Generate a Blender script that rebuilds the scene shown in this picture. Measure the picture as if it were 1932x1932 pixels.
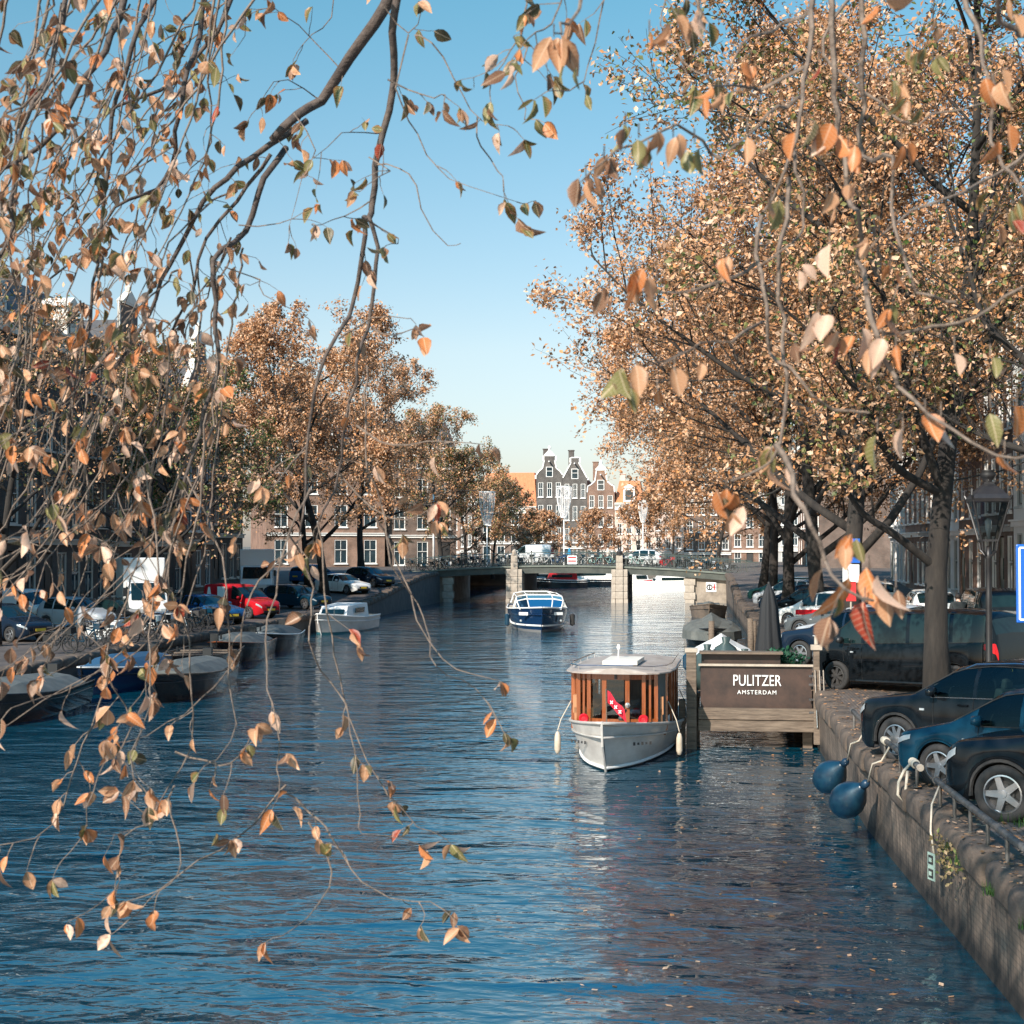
import bpy, math, random
import numpy as np
from mathutils import Vector, Matrix, Euler
for o in list(bpy.data.objects): bpy.data.objects.remove(o)
S = bpy.context.scene
C = S.collection
rnd = random.Random(7)
nr = np.random.default_rng(11)
pi = math.pi
# ---------------------------------------------------------------- camera
F, W = 2817.0, 1932.0                      # focal length and picture width in photo units
CAM = Vector((0, 0, 4.8))
cd = bpy.data.cameras.new('camera'); cam = bpy.data.objects.new('camera', cd); C.objects.link(cam)
cam.location = CAM
cam.rotation_euler = (pi/2 + math.radians(1.30), 0, math.radians(6.64))
cd.sensor_width = 36; cd.lens = 36*F/W; cd.clip_start = 0.1; cd.clip_end = 6000
cd.dof.use_dof = True; cd.dof.focus_distance = 32; cd.dof.aperture_fstop = 9.0
S.camera = cam
# ---------------------------------------------------------------- sky and sun
SUN_EL, SUN_AZ = 34.0, 28.0                # sun stands behind the camera, this many degrees to the left
w = bpy.data.worlds.new('World'); S.world = w; w.use_nodes = True
nt = w.node_tree; bg = nt.nodes['Background']
sky = nt.nodes.new('ShaderNodeTexSky'); sky.sky_type = 'NISHITA'; sky.sun_disc = False
sky.sun_elevation = math.radians(SUN_EL); sky.sun_rotation = math.radians(180+SUN_AZ)
sky.air_density = 1.0; sky.dust_density = 1.0; sky.ozone_density = 1.0
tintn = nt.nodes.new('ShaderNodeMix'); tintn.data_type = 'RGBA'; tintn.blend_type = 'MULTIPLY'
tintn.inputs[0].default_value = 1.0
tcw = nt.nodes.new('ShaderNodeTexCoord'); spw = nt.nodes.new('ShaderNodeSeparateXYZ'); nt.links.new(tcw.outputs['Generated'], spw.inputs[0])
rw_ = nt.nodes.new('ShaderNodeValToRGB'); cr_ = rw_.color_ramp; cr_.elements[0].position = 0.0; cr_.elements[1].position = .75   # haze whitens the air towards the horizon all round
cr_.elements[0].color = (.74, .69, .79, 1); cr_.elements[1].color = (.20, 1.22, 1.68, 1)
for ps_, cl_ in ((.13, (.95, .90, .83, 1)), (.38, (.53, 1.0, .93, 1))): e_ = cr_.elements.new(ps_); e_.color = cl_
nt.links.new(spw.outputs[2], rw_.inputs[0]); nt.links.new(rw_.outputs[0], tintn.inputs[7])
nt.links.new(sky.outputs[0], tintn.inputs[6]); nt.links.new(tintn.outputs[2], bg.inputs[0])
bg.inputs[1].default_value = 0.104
sd = bpy.data.lights.new('sun', 'SUN'); sun = bpy.data.objects.new('sun', sd); C.objects.link(sun)
sd.energy = 4.9; sd.angle = math.radians(0.5); sd.color = (1.0, 0.90, 0.80)
_el, _az = math.radians(SUN_EL), math.radians(SUN_AZ)
SUND = Vector((math.sin(_az)*math.cos(_el), math.cos(_az)*math.cos(_el), -math.sin(_el)))
sun.rotation_euler = SUND.to_track_quat('-Z', 'Y').to_euler(); sun.location = (-40, -40, 60)
vs = S.view_settings; vs.view_transform = 'Standard'; vs.look = 'None'; vs.exposure = 0.80; vs.gamma = 1.0; vs.use_curve_mapping = False
# ---------------------------------------------------------------- pixel rays (photo shown 1932 wide)
RM = cam.rotation_euler.to_matrix()
def ray(u, v): return RM @ Vector(((u-966)/F, (966-v)/F, -1.0))
def at_z(u, v, z): d = ray(u, v); return CAM + d*((z-CAM.z)/d.z)
def at_y(u, v, y): d = ray(u, v); return CAM + d*(y/d.y)
def at_d(u, v, t): return CAM + ray(u, v)*t
# ---------------------------------------------------------------- object helpers
def link(o, parent=None):
    C.objects.link(o)
    if parent is not None: o.parent = parent
    return o
def tag(o, label, cat, group=None):
    o['label'] = label; o['category'] = cat
    if group: o['group'] = group
    return o
def struct(o): o['kind'] = 'structure'; return o
def stuff(o): o['kind'] = 'stuff'; return o
def empty(name, loc=(0, 0, 0), rz=0.0):
    o = bpy.data.objects.new(name, None); C.objects.link(o); o.empty_display_size = .2
    o.location = loc; o.rotation_euler = (0, 0, rz); return o
def thing(name, label, cat, loc=(0, 0, 0), rz=0.0, group=None): return tag(empty(name, loc, rz), label, cat, group)
def inst(name, me, parent, loc=(0, 0, 0), rot=(0, 0, 0), sc=None):
    o = bpy.data.objects.new(name, me); link(o, parent); o.location = loc; o.rotation_euler = rot
    if sc: o.scale = sc
    return o
def copy_tree(o, parent=None):
    c = o.copy(); C.objects.link(c); c.parent = parent
    for ch in o.children: copy_tree(ch, c)
    return c
class MB:
    def __init__(s): s.v = []; s.f = []; s.M = None
    def pt(s, p):
        p = Vector(p)
        if s.M is not None: p = s.M @ p
        s.v.append((p.x, p.y, p.z)); return len(s.v)-1
    def face(s, pts): s.f.append([s.pt(p) for p in pts])
    def box(s, c, d, rot=None, taper=1.0):
        x, y, z = d[0]/2, d[1]/2, d[2]/2
        R = Euler(rot).to_matrix() if rot else None
        ids = []
        for k in (-1, 1):
            t = taper if k == 1 else 1.0
            for i, j in ((-1, -1), (1, -1), (1, 1), (-1, 1)):
                p = Vector((i*x*t, j*y*t, k*z))
                if R: p = R @ p
                ids.append(s.pt(p+Vector(c)))
        a = ids
        for q in ((3, 2, 1, 0), (4, 5, 6, 7), (0, 1, 5, 4), (1, 2, 6, 5), (2, 3, 7, 6), (3, 0, 4, 7)): s.f.append([a[i] for i in q])
        return s
    def bar(s, a, b, w, h):
        a, b = Vector(a), Vector(b); d = (b-a); L = d.length
        R = d.to_track_quat('Y', 'Z').to_matrix(); m = (a+b)/2; ids = []
        for k in (-1, 1):
            for i, j in ((-1, -1), (1, -1), (1, 1), (-1, 1)): ids.append(s.pt(m+R @ Vector((i*w/2, j*L/2, k*h/2))))
        for q in ((3, 2, 1, 0), (4, 5, 6, 7), (0, 1, 5, 4), (1, 2, 6, 5), (2, 3, 7, 6), (3, 0, 4, 7)): s.f.append([ids[i] for i in q])
        return s
    def tube(s, pts, r, n=6, cap=True):
        pts = [Vector(p) for p in pts]
        if not hasattr(r, '__len__'): r = [r]*len(pts)
        rings = []; up = None
        for i, p in enumerate(pts):
            d = (pts[min(i+1, len(pts)-1)]-pts[max(i-1, 0)])
            if d.length < 1e-9: d = Vector((0, 0, 1))
            d.normalize()
            if up is None: up = d.orthogonal().normalized()
            up = (up-d*up.dot(d))
            up = up.normalized() if up.length > 1e-6 else d.orthogonal().normalized()
            sd_ = d.cross(up)
            rings.append([s.pt(p+(up*math.cos(2*pi*k/n)+sd_*math.sin(2*pi*k/n))*r[i]) for k in range(n)])
        for a, b in zip(rings, rings[1:]):
            for k in range(n): s.f.append([a[k], a[(k+1) % n], b[(k+1) % n], b[k]])
        if cap: s.f.append(rings[0][::-1]); s.f.append(rings[-1])
        return s
    def lathe(s, prof, n=12, o=(0, 0, 0), ax='z', cap=True):
        rings = []
        for r, h in prof:
            ring = []
            for k in range(n):
                a = 2*pi*k/n; x, y = r*math.cos(a), r*math.sin(a)
                p = {'z': (x, y, h), 'y': (x, h, -y), 'x': (h, x, y)}[ax]
                ring.append(s.pt((p[0]+o[0], p[1]+o[1], p[2]+o[2])))
            rings.append(ring)
        for a, b in zip(rings, rings[1:]):
            for k in range(n): s.f.append([a[k], a[(k+1) % n], b[(k+1) % n], b[k]])
        if cap: s.f.append(rings[0][::-1]); s.f.append(rings[-1])
        return s
    def loft(s, rings, closed=True, cap=False):
        R = [[s.pt(p) for p in r] for r in rings]; n = len(R[0])
        for a, b in zip(R, R[1:]):
            for k in range(n if closed else n-1): s.f.append([a[k], a[(k+1) % n], b[(k+1) % n], b[k]])
        if cap: s.f.append(R[0][::-1]); s.f.append(R[-1])
        return s
    def prism(s, poly, y0, y1):            # polygon in xz, extruded along y
        a = [s.pt((x, y0, z)) for x, z in poly]; b = [s.pt((x, y1, z)) for x, z in poly]; n = len(poly)
        s.f.append(a); s.f.append(b[::-1])
        for k in range(n): s.f.append([a[(k+1) % n], a[k], b[k], b[(k+1) % n]])
        return s
    def mesh(s, name, m=None, smooth=False):
        me = bpy.data.meshes.new(name); me.from_pydata(s.v, [], s.f)
        if m is not None: me.materials.append(m)
        if smooth: me.polygons.foreach_set('use_smooth', [True]*len(me.polygons))
        me.update(); return me
    def build(s, name, m, parent=None, smooth=False, bev=0):
        o = bpy.data.objects.new(name, s.mesh(name, m, smooth)); link(o, parent)
        if bev:
            b = o.modifiers.new('b', 'BEVEL'); b.width = bev; b.segments = 2; b.limit_method = 'ANGLE'
        return o
def text_mesh(txt, size, m, depth=.01, spacing=1.0):
    cu = bpy.data.curves.new('txt', 'FONT'); cu.body = txt; cu.size = size; cu.extrude = depth; cu.align_x = 'CENTER'; cu.space_character = spacing
    t = bpy.data.objects.new('txt', cu); C.objects.link(t)
    dg = bpy.context.evaluated_depsgraph_get()
    me = bpy.data.meshes.new_from_object(t.evaluated_get(dg)); bpy.data.objects.remove(t)
    me.materials.clear(); me.materials.append(m); return me
# ---------------------------------------------------------------- materials
MATS = {}
def mat(name, c, c2=None, scale=4.0, rough=.6, metal=0.0, bump=0.0, bscale=30.0, coat=0.0, spec=.5, stretch=(1, 1, 1), detail=5, emit=None):
    if name in MATS: return MATS[name]
    m = bpy.data.materials.new(name); m.use_nodes = True; MATS[name] = m
    n, l = m.node_tree.nodes, m.node_tree.links; p = n['Principled BSDF']
    p.inputs['Base Color'].default_value = (*c, 1); p.inputs['Roughness'].default_value = rough; p.inputs['Metallic'].default_value = metal
    p.inputs['Coat Weight'].default_value = coat; p.inputs['Coat Roughness'].default_value = .05; p.inputs['Specular IOR Level'].default_value = spec
    if c2 is not None or bump:
        tc = n.new('ShaderNodeTexCoord'); mp = n.new('ShaderNodeMapping'); mp.inputs['Scale'].default_value = stretch
        l.new(tc.outputs['Object'], mp.inputs[0])
    if c2 is not None:
        t = n.new('ShaderNodeTexNoise'); t.inputs['Scale'].default_value = scale; t.inputs['Detail'].default_value = detail; t.inputs['Roughness'].default_value = .65
        l.new(mp.outputs[0], t.inputs[0])
        r = n.new('ShaderNodeValToRGB'); r.color_ramp.elements[0].position = .32; r.color_ramp.elements[1].position = .68
        r.color_ramp.elements[0].color = (*c, 1); r.color_ramp.elements[1].color = (*c2, 1)
        l.new(t.outputs[0], r.inputs[0]); l.new(r.outputs[0], p.inputs['Base Color'])
    if bump:
        t2 = n.new('ShaderNodeTexNoise'); t2.inputs['Scale'].default_value = bscale; t2.inputs['Detail'].default_value = 4
        l.new(mp.outputs[0], t2.inputs[0])
        b = n.new('ShaderNodeBump'); b.inputs['Strength'].default_value = bump; b.inputs['Distance'].default_value = .02
        l.new(t2.outputs[0], b.inputs['Height']); l.new(b.outputs[0], p.inputs['Normal'])
    if emit:
        p.inputs['Emission Color'].default_value = (*c, 1); p.inputs['Emission Strength'].default_value = emit
    return m
def brick_mat(name, c1, c2, mortar, sx=.21, sy=.065, axis='xz'):
    if name in MATS: return MATS[name]
    m = bpy.data.materials.new(name); m.use_nodes = True; MATS[name] = m
    n, l = m.node_tree.nodes, m.node_tree.links; p = n['Principled BSDF']; p.inputs['Roughness'].default_value = .85
    tc = n.new('ShaderNodeTexCoord'); sp = n.new('ShaderNodeSeparateXYZ'); cb = n.new('ShaderNodeCombineXYZ'); l.new(tc.outputs['Object'], sp.inputs[0])
    if axis == 'xz':
        ad = n.new('ShaderNodeMath'); l.new(sp.outputs[0], ad.inputs[0]); l.new(sp.outputs[1], ad.inputs[1]); l.new(ad.outputs[0], cb.inputs[0]); l.new(sp.outputs[2], cb.inputs[1])
    else: l.new(sp.outputs[1], cb.inputs[0]); l.new(sp.outputs[0], cb.inputs[1])
    bt = n.new('ShaderNodeTexBrick'); l.new(cb.outputs[0], bt.inputs[0]); bt.inputs['Scale'].default_value = 1.0
    bt.inputs['Brick Width'].default_value = sx; bt.inputs['Row Height'].default_value = sy; bt.inputs['Mortar Size'].default_value = .009
    bt.inputs['Color1'].default_value = (*c1, 1); bt.inputs['Color2'].default_value = (*c2, 1); bt.inputs['Mortar'].default_value = (*mortar, 1)
    no = n.new('ShaderNodeTexNoise'); no.inputs['Scale'].default_value = .9; no.inputs['Detail'].default_value = 6; l.new(tc.outputs['Object'], no.inputs[0])
    mr = n.new('ShaderNodeMapRange'); mr.inputs[1].default_value = .3; mr.inputs[2].default_value = .7; mr.inputs[3].default_value = .62; mr.inputs[4].default_value = 1.25; l.new(no.outputs[0], mr.inputs[0])
    mx = n.new('ShaderNodeMix'); mx.data_type = 'RGBA'; mx.blend_type = 'MULTIPLY'; mx.inputs[0].default_value = 1
    l.new(bt.outputs[0], mx.inputs[6]); l.new(mr.outputs[0], mx.inputs[7]); l.new(mx.outputs[2], p.inputs['Base Color'])
    b = n.new('ShaderNodeBump'); b.inputs['Strength'].default_value = .5; b.inputs['Distance'].default_value = .01; b.invert = True
    l.new(bt.outputs['Fac'], b.inputs['Height']); l.new(b.outputs[0], p.inputs['Normal'])
    return m
def leaf_mat(name, trans=.35, rough=.5):
    m = bpy.data.materials.new(name); m.use_nodes = True; MATS[name] = m
    n, l = m.node_tree.nodes, m.node_tree.links; p = n['Principled BSDF']; p.inputs['Roughness'].default_value = rough; p.inputs['Specular IOR Level'].default_value = .35
    a = n.new('ShaderNodeAttribute'); a.attribute_name = 'tint'
    tc = n.new('ShaderNodeTexCoord'); no = n.new('ShaderNodeTexNoise'); no.inputs['Scale'].default_value = 60; no.inputs['Detail'].default_value = 3; l.new(tc.outputs['Object'], no.inputs[0])
    mr = n.new('ShaderNodeMapRange'); mr.inputs[1].default_value = .35; mr.inputs[2].default_value = .65; mr.inputs[3].default_value = .72; mr.inputs[4].default_value = 1.15; l.new(no.outputs[0], mr.inputs[0])
    mx = n.new('ShaderNodeMix'); mx.data_type = 'RGBA'; mx.blend_type = 'MULTIPLY'; mx.inputs[0].default_value = 1
    l.new(a.outputs['Color'], mx.inputs[6]); l.new(mr.outputs[0], mx.inputs[7]); l.new(mx.outputs[2], p.inputs['Base Color'])
    t = n.new('ShaderNodeBsdfTranslucent'); l.new(mx.outputs[2], t.inputs['Color'])
    ms = n.new('ShaderNodeMixShader'); ms.inputs[0].default_value = trans
    l.new(p.outputs[0], ms.inputs[1]); l.new(t.outputs[0], ms.inputs[2]); l.new(ms.outputs[0], n['Material Output'].inputs[0])
    return m
def vein_leaf_mat(name):
    m = leaf_mat(name, .34, .42); n, l = m.node_tree.nodes, m.node_tree.links
    mx = next(x for x in n if x.type == 'MIX'); outs = [k.to_socket for k in list(mx.outputs[2].links)]
    a = n.new('ShaderNodeAttribute'); a.attribute_name = 'blade'; sp = n.new('ShaderNodeSeparateXYZ'); l.new(a.outputs['Vector'], sp.inputs[0])
    ab = n.new('ShaderNodeMath'); ab.operation = 'ABSOLUTE'; l.new(sp.outputs[1], ab.inputs[0])
    def math(op, x, y=None, c=None):
        q = n.new('ShaderNodeMath'); q.operation = op; l.new(x, q.inputs[0])
        if y is not None: l.new(y, q.inputs[1])
        if c is not None: q.inputs[1].default_value = c
        return q.outputs[0]
    ph = math('SUBTRACT', math('MULTIPLY', sp.outputs[0], c=9.0), math('MULTIPLY', ab.outputs[0], c=1.6)); fr = math('FRACT', ph)
    side = math('LESS_THAN', fr, c=.16); mid = math('LESS_THAN', ab.outputs[0], c=.075); vein = math('MAXIMUM', math('MULTIPLY', side, c=.55), mid)
    no = n.new('ShaderNodeTexNoise'); no.inputs['Scale'].default_value = 5.0; no.inputs['Detail'].default_value = 5; l.new(a.outputs['Vector'], no.inputs[0])
    nb = n.new('ShaderNodeTexNoise'); nb.inputs['Scale'].default_value = 90.0; tco = n.new('ShaderNodeTexCoord'); l.new(tco.outputs['Object'], nb.inputs[0])
    rim = math('GREATER_THAN', math('ADD', ab.outputs[0], math('MULTIPLY', no.outputs[0], c=.8)), c=1.22)
    spot = math('GREATER_THAN', nb.outputs[0], c=.66); dk = math('MAXIMUM', math('MULTIPLY', rim, c=.65), math('MULTIPLY', spot, c=.5))
    m1 = n.new('ShaderNodeMix'); m1.data_type = 'RGBA'; l.new(math('MULTIPLY', vein, c=.45), m1.inputs[0]); l.new(mx.outputs[2], m1.inputs[6]); m1.inputs[7].default_value = (.78, .58, .40, 1)
    m2 = n.new('ShaderNodeMix'); m2.data_type = 'RGBA'; l.new(dk, m2.inputs[0]); l.new(m1.outputs[2], m2.inputs[6]); m2.inputs[7].default_value = (.13, .055, .025, 1)
    for t in outs: l.new(m2.outputs[2], t)
    bp = n.new('ShaderNodeBump'); bp.inputs['Strength'].default_value = .5; bp.inputs['Distance'].default_value = .003; l.new(vein, bp.inputs['Height']); l.new(bp.outputs[0], n['Principled BSDF'].inputs['Normal'])
    return m
def np_mesh(name, V, Fc, k, m, tint=None, smooth=False, blade=None):
    """V (n,3), Fc (m,k) constant-size faces, tint (n,3) per vertex"""
    me = bpy.data.meshes.new(name); nv, nf = len(V), len(Fc)
    me.vertices.add(nv); me.vertices.foreach_set('co', np.ascontiguousarray(V, np.float32).ravel())
    me.loops.add(nf*k); me.loops.foreach_set('vertex_index', np.ascontiguousarray(Fc, np.int32).ravel())
    me.polygons.add(nf); me.polygons.foreach_set('loop_start', np.arange(0, nf*k, k, dtype=np.int32))
    me.polygons.foreach_set('loop_total', np.full(nf, k, np.int32))
    if smooth: me.polygons.foreach_set('use_smooth', np.ones(nf, bool))
    me.materials.append(m); me.update(calc_edges=True)
    if blade is not None:
        at = me.attributes.new('blade', 'FLOAT_VECTOR', 'POINT'); at.data.foreach_set('vector', np.ascontiguousarray(blade, np.float32).ravel())
    if tint is not None:
        at = me.attributes.new('tint', 'FLOAT_COLOR', 'POINT')
        at.data.foreach_set('color', np.concatenate([tint, np.ones((nv, 1))], 1).astype(np.float32).ravel())
    return me
STONE = mat('stone', (.30, .25, .20), (.42, .36, .29), 3, .85, bump=.4, bscale=25)
COPING = mat('coping_stone', (.058, .042, .032), (.13, .095, .07), 2.5, .9, bump=.6, bscale=18, stretch=(1, 1, 1.5))
GLASS = mat('window_glass', (.012, .022, .028), (.03, .05, .06), .7, .04, spec=.9)
WHITE = mat('white_paint', (.72, .70, .66), (.80, .78, .74), 1.5, .5)
CREAM = mat('cream_paint', (.55, .50, .43), (.66, .61, .53), 1.2, .6)
BLACK = mat('black_metal', (.012, .013, .014), None, rough=.45)
DARKM = mat('dark_metal', (.035, .035, .037), (.06, .055, .05), 8, .5, .3)
RUBBER = mat('rubber', (.016, .016, .017), (.028, .026, .024), 20, .85)
CHROME = mat('chrome', (.55, .56, .58), None, rough=.18, metal=1.0)
ALLOY = mat('alloy', (.42, .43, .45), None, rough=.3, metal=.9)
REDLAMP = mat('red_lamp', (.5, .01, .012), None, rough=.15)
LAMPGL = mat('lamp_glass', (.34, .37, .38), None, rough=.08, spec=.8)
PLATE = mat('number_plate', (.72, .48, .05), None, rough=.4)
BARK = mat('bark', (.011, .009, .008), (.032, .026, .021), 5, .95, bump=.9, bscale=14, stretch=(1, 1, .25))
TWIG = mat('twig_bark', (.09, .065, .05), (.20, .15, .115), 30, .85, bump=.5, bscale=60)
# ================================================================ the setting
QXP = [(-40, 3.4), (12, 3.35), (16, 3.22), (26, 2.88), (36, 2.95), (60, 3.1), (126, 3.2), (200, 3.2)]
def qx(y): return float(np.interp(y, [a for a, b in QXP], [b for a, b in QXP]))
LQ = -20.8                                  # left quay edge
def ramp(y, h): 
    t = min(max((y-90)/34.0, 0), 1); return h*t*t*(3-2*t)
def zr(x, y): return 1.38 + min(max(x-qx(y), 0)*.035, .22) + ramp(y, 1.15)
def zl(y): return 1.0 + ramp(y, 1.6)
def water_material():
    m = bpy.data.materials.new('canal_water'); m.use_nodes = True; n, l = m.node_tree.nodes, m.node_tree.links; p = n['Principled BSDF']
    p.inputs['Base Color'].default_value = (.001, .037, .062, 1); p.inputs['Roughness'].default_value = .03; p.inputs['IOR'].default_value = 3.2  # blue in the base colour stands in for reflected sky
    p.inputs['Specular IOR Level'].default_value = .5
    tc = n.new('ShaderNodeTexCoord'); prev = None
    mq = n.new('ShaderNodeMapping'); mq.inputs['Scale'].default_value = (1, .45, 1); l.new(tc.outputs['Object'], mq.inputs[0])
    cn = n.new('ShaderNodeTexNoise'); cn.inputs['Scale'].default_value = .16; cn.inputs['Detail'].default_value = 3; l.new(mq.outputs[0], cn.inputs[0])
    calm = n.new('ShaderNodeMapRange'); calm.inputs[1].default_value = .36; calm.inputs[2].default_value = .62; calm.inputs[3].default_value = .45; calm.inputs[4].default_value = 1.0; l.new(cn.outputs[0], calm.inputs[0])
    for sc, rot, dist, st in ((.55, .25, .22, (.55, 1, 1)), (1.9, -.2, .085, (.5, 1, 1)), (5.2, .35, .027, (.55, 1, 1))):
        mp = n.new('ShaderNodeMapping'); mp.inputs['Scale'].default_value = st; mp.inputs['Rotation'].default_value = (0, 0, rot); l.new(tc.outputs['Object'], mp.inputs[0])
        t = n.new('ShaderNodeTexNoise'); t.inputs['Scale'].default_value = sc; t.inputs['Detail'].default_value = 2.0; t.inputs['Roughness'].default_value = .5; t.inputs['Distortion'].default_value = .6
        l.new(mp.outputs[0], t.inputs[0])
        b = n.new('ShaderNodeBump'); b.inputs['Strength'].default_value = 1.0; b.inputs['Distance'].default_value = dist; l.new(calm.outputs[0], b.inputs['Strength']); l.new(t.outputs[0], b.inputs['Height'])
        if prev: l.new(prev.outputs[0], b.inputs['Normal'])
        prev = b
    l.new(prev.outputs[0], p.inputs['Normal'])
    return m
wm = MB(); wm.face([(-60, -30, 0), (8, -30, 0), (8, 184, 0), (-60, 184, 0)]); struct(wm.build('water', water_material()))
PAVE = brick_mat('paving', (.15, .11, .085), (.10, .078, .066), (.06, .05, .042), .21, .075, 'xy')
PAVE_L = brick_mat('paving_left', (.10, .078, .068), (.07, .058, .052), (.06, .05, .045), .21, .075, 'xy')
ys = [-30, 0, 6, 10, 14, 18, 22, 26, 30, 36, 44, 52, 60, 75, 90, 95, 100, 105, 110, 115, 120, 124, 127, 139, 200]
gm = MB()
R = [[(qx(y)+dx, y, zr(qx(y)+dx, y)) for dx in (.42, 2, 4, 6.5, 14, 60)] for y in ys]
gm.loft(R, closed=False); struct(gm.build('quay_pavement', PAVE, smooth=True))
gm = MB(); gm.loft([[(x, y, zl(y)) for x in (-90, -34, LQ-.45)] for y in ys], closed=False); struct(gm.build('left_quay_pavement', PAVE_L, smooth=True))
gm = MB(); gm.face([(-2500, 186, 1.2), (2500, 186, 1.2), (2500, 5000, 1.2), (-2500, 5000, 1.2)]); struct(gm.build('ground', mat('far_ground', (.10, .09, .08), (.14, .13, .11), .05, .9)))
gm = MB(); gm.box((-28, 185.5, .1), (80, 1, 2.2)); struct(gm.build('far_quay', mat('far_quay_stone', (.08, .07, .06), (.14, .12, .10), 1, .9)))
# ---- quay walls with their coping stones
def wall_material():
    m = brick_mat('quay_brick', (.165, .12, .088), (.125, .092, .068), (.108, .082, .062), .24, .075)
    n, l = m.node_tree.nodes, m.node_tree.links; p = n['Principled BSDF']; src = p.inputs['Base Color'].links[0].from_socket
    tc = n.new('ShaderNodeTexCoord'); mp = n.new('ShaderNodeMapping'); mp.inputs['Scale'].default_value = (2.6, 2.6, .22); l.new(tc.outputs['Object'], mp.inputs[0])
    no = n.new('ShaderNodeTexNoise'); no.inputs['Scale'].default_value = 2.4; no.inputs['Detail'].default_value = 9; no.inputs['Roughness'].default_value = .7; l.new(mp.outputs[0], no.inputs[0])
    mr = n.new('ShaderNodeMapRange'); mr.inputs[1].default_value = .36; mr.inputs[2].default_value = .66; mr.inputs[3].default_value = .30; mr.inputs[4].default_value = 1.55; l.new(no.outputs[0], mr.inputs[0])
    sp = n.new('ShaderNodeSeparateXYZ'); l.new(tc.outputs['Object'], sp.inputs[0]); n2 = n.new('ShaderNodeTexNoise'); n2.inputs['Scale'].default_value = 1.4; n2.inputs['Detail'].default_value = 4; l.new(tc.outputs['Object'], n2.inputs[0])
    ad = n.new('ShaderNodeMath'); ad.operation = 'MULTIPLY_ADD'; ad.inputs[1].default_value = -.35; l.new(n2.outputs[0], ad.inputs[0]); l.new(sp.outputs[2], ad.inputs[2])
    wet = n.new('ShaderNodeMapRange'); wet.inputs[1].default_value = -.02; wet.inputs[2].default_value = .26; wet.inputs[3].default_value = .13; wet.inputs[4].default_value = 1.0; l.new(ad.outputs[0], wet.inputs[0])
    m1 = n.new('ShaderNodeMix'); m1.data_type = 'RGBA'; m1.blend_type = 'MULTIPLY'; m1.inputs[0].default_value = 1; l.new(src, m1.inputs[6]); l.new(mr.outputs[0], m1.inputs[7])
    m2 = n.new('ShaderNodeMix'); m2.data_type = 'RGBA'; m2.blend_type = 'MULTIPLY'; m2.inputs[0].default_value = 1; l.new(m1.outputs[2], m2.inputs[6]); l.new(wet.outputs[0], m2.inputs[7]); l.new(m2.outputs[2], p.inputs['Base Color'])
    return m
QW = wall_material()
def coping_mesh(L, seed):
    r = random.Random(seed); b = MB(); prof = [(.5, -.34), (.03, -.34), (0, -.30), (-.01, -.12), (.02, -.04), (.09, 0), (.46, .01), (.5, -.01)]
    rings = []
    for t in (0, .05, .5, .95, 1):
        e = .055 if t in (0, 1) else 0
        rings.append([(x*(1-e)+.25*e+r.uniform(-.008, .008), -L/2+L*t, z-(e*.8 if z > -.2 else -e*.5)+r.uniform(-.008, .008)) for x, z in prof])
    b.loft(rings, True, True); return b.mesh('coping_stone', COPING, True)
cms = [coping_mesh(1.17, k) for k in range(5)]
qw = thing('quay_wall', 'weathered brown quay wall with rounded coping stones below the parked cars', 'wall', (0, 0, 0))
b = MB(); yy = [-20, 6, 9, 12, 14, 16, 18, 20, 23, 26, 30, 36, 45, 60, 80, 100, 126]
b.loft([[(qx(y)+.10, y, 1.10+(ramp(y, 1.15))), (qx(y)+.14, y, .6), (qx(y)+.18, y, -1)] for y in yy], closed=False)
b.build('wall_face', QW, qw)
y = 9.0; k = 0
while y < 124:
    a = math.atan2(qx(y+.6)-qx(y-.6), 1.2)
    inst('coping_stone', cms[k % 5], qw, (qx(y)+rnd.uniform(-.035, .035), y, 1.41+ramp(y, 1.15)+rnd.uniform(-.025, .02)), (rnd.uniform(-.012, .012), rnd.uniform(-.03, .03), -a+rnd.uniform(-.015, .015)))
    y += 1.2; k += 1
lw = thing('quay_wall', 'dark shaded quay wall of the canal side below the row of terraced houses', 'wall', (0, 0, 0))
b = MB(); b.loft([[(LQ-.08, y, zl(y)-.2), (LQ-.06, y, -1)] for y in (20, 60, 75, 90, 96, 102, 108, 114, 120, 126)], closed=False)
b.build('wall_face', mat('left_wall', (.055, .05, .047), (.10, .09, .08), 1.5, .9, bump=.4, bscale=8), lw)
y = 38.0; k = 0
while y < 125:
    inst('coping_stone', cms[k % 5], lw, (LQ, y, zl(y)+.02), (0, 0, pi)); y += 1.2; k += 1
# ================================================================ bridge
BY0, BY1 = 126.0, 139.0
def zb(x): return 3.12-.50*((x+10.3)/12.5)**2
br = thing('canal_bridge', 'stone and steel canal bridge with two pale piers and bicycles along its railing', 'bridge', (0, 0, 0))
xs = np.linspace(-24, 6, 31)
GREENB = mat('bridge_beam', (.035, .042, .036), (.075, .08, .065), 1.2, .6)
b = MB(); b.loft([[(x, BY0, zb(x)), (x, BY0+.25, zb(x)), (x, BY0+.25, zb(x)-.62), (x, BY0, zb(x)-.62)] for x in xs], True, True); b.build('fascia_beam', GREENB, br)
b = MB(); b.loft([[(x, BY0-.10, zb(x)+.05), (x, BY0+.2, zb(x)+.05), (x, BY0+.2, zb(x)-.10), (x, BY0-.10, zb(x)-.10)] for x in xs], True, True); b.build('edge_moulding', mat('moulding_green', (.10, .12, .10), (.16, .17, .14), 2, .6), br)
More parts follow.
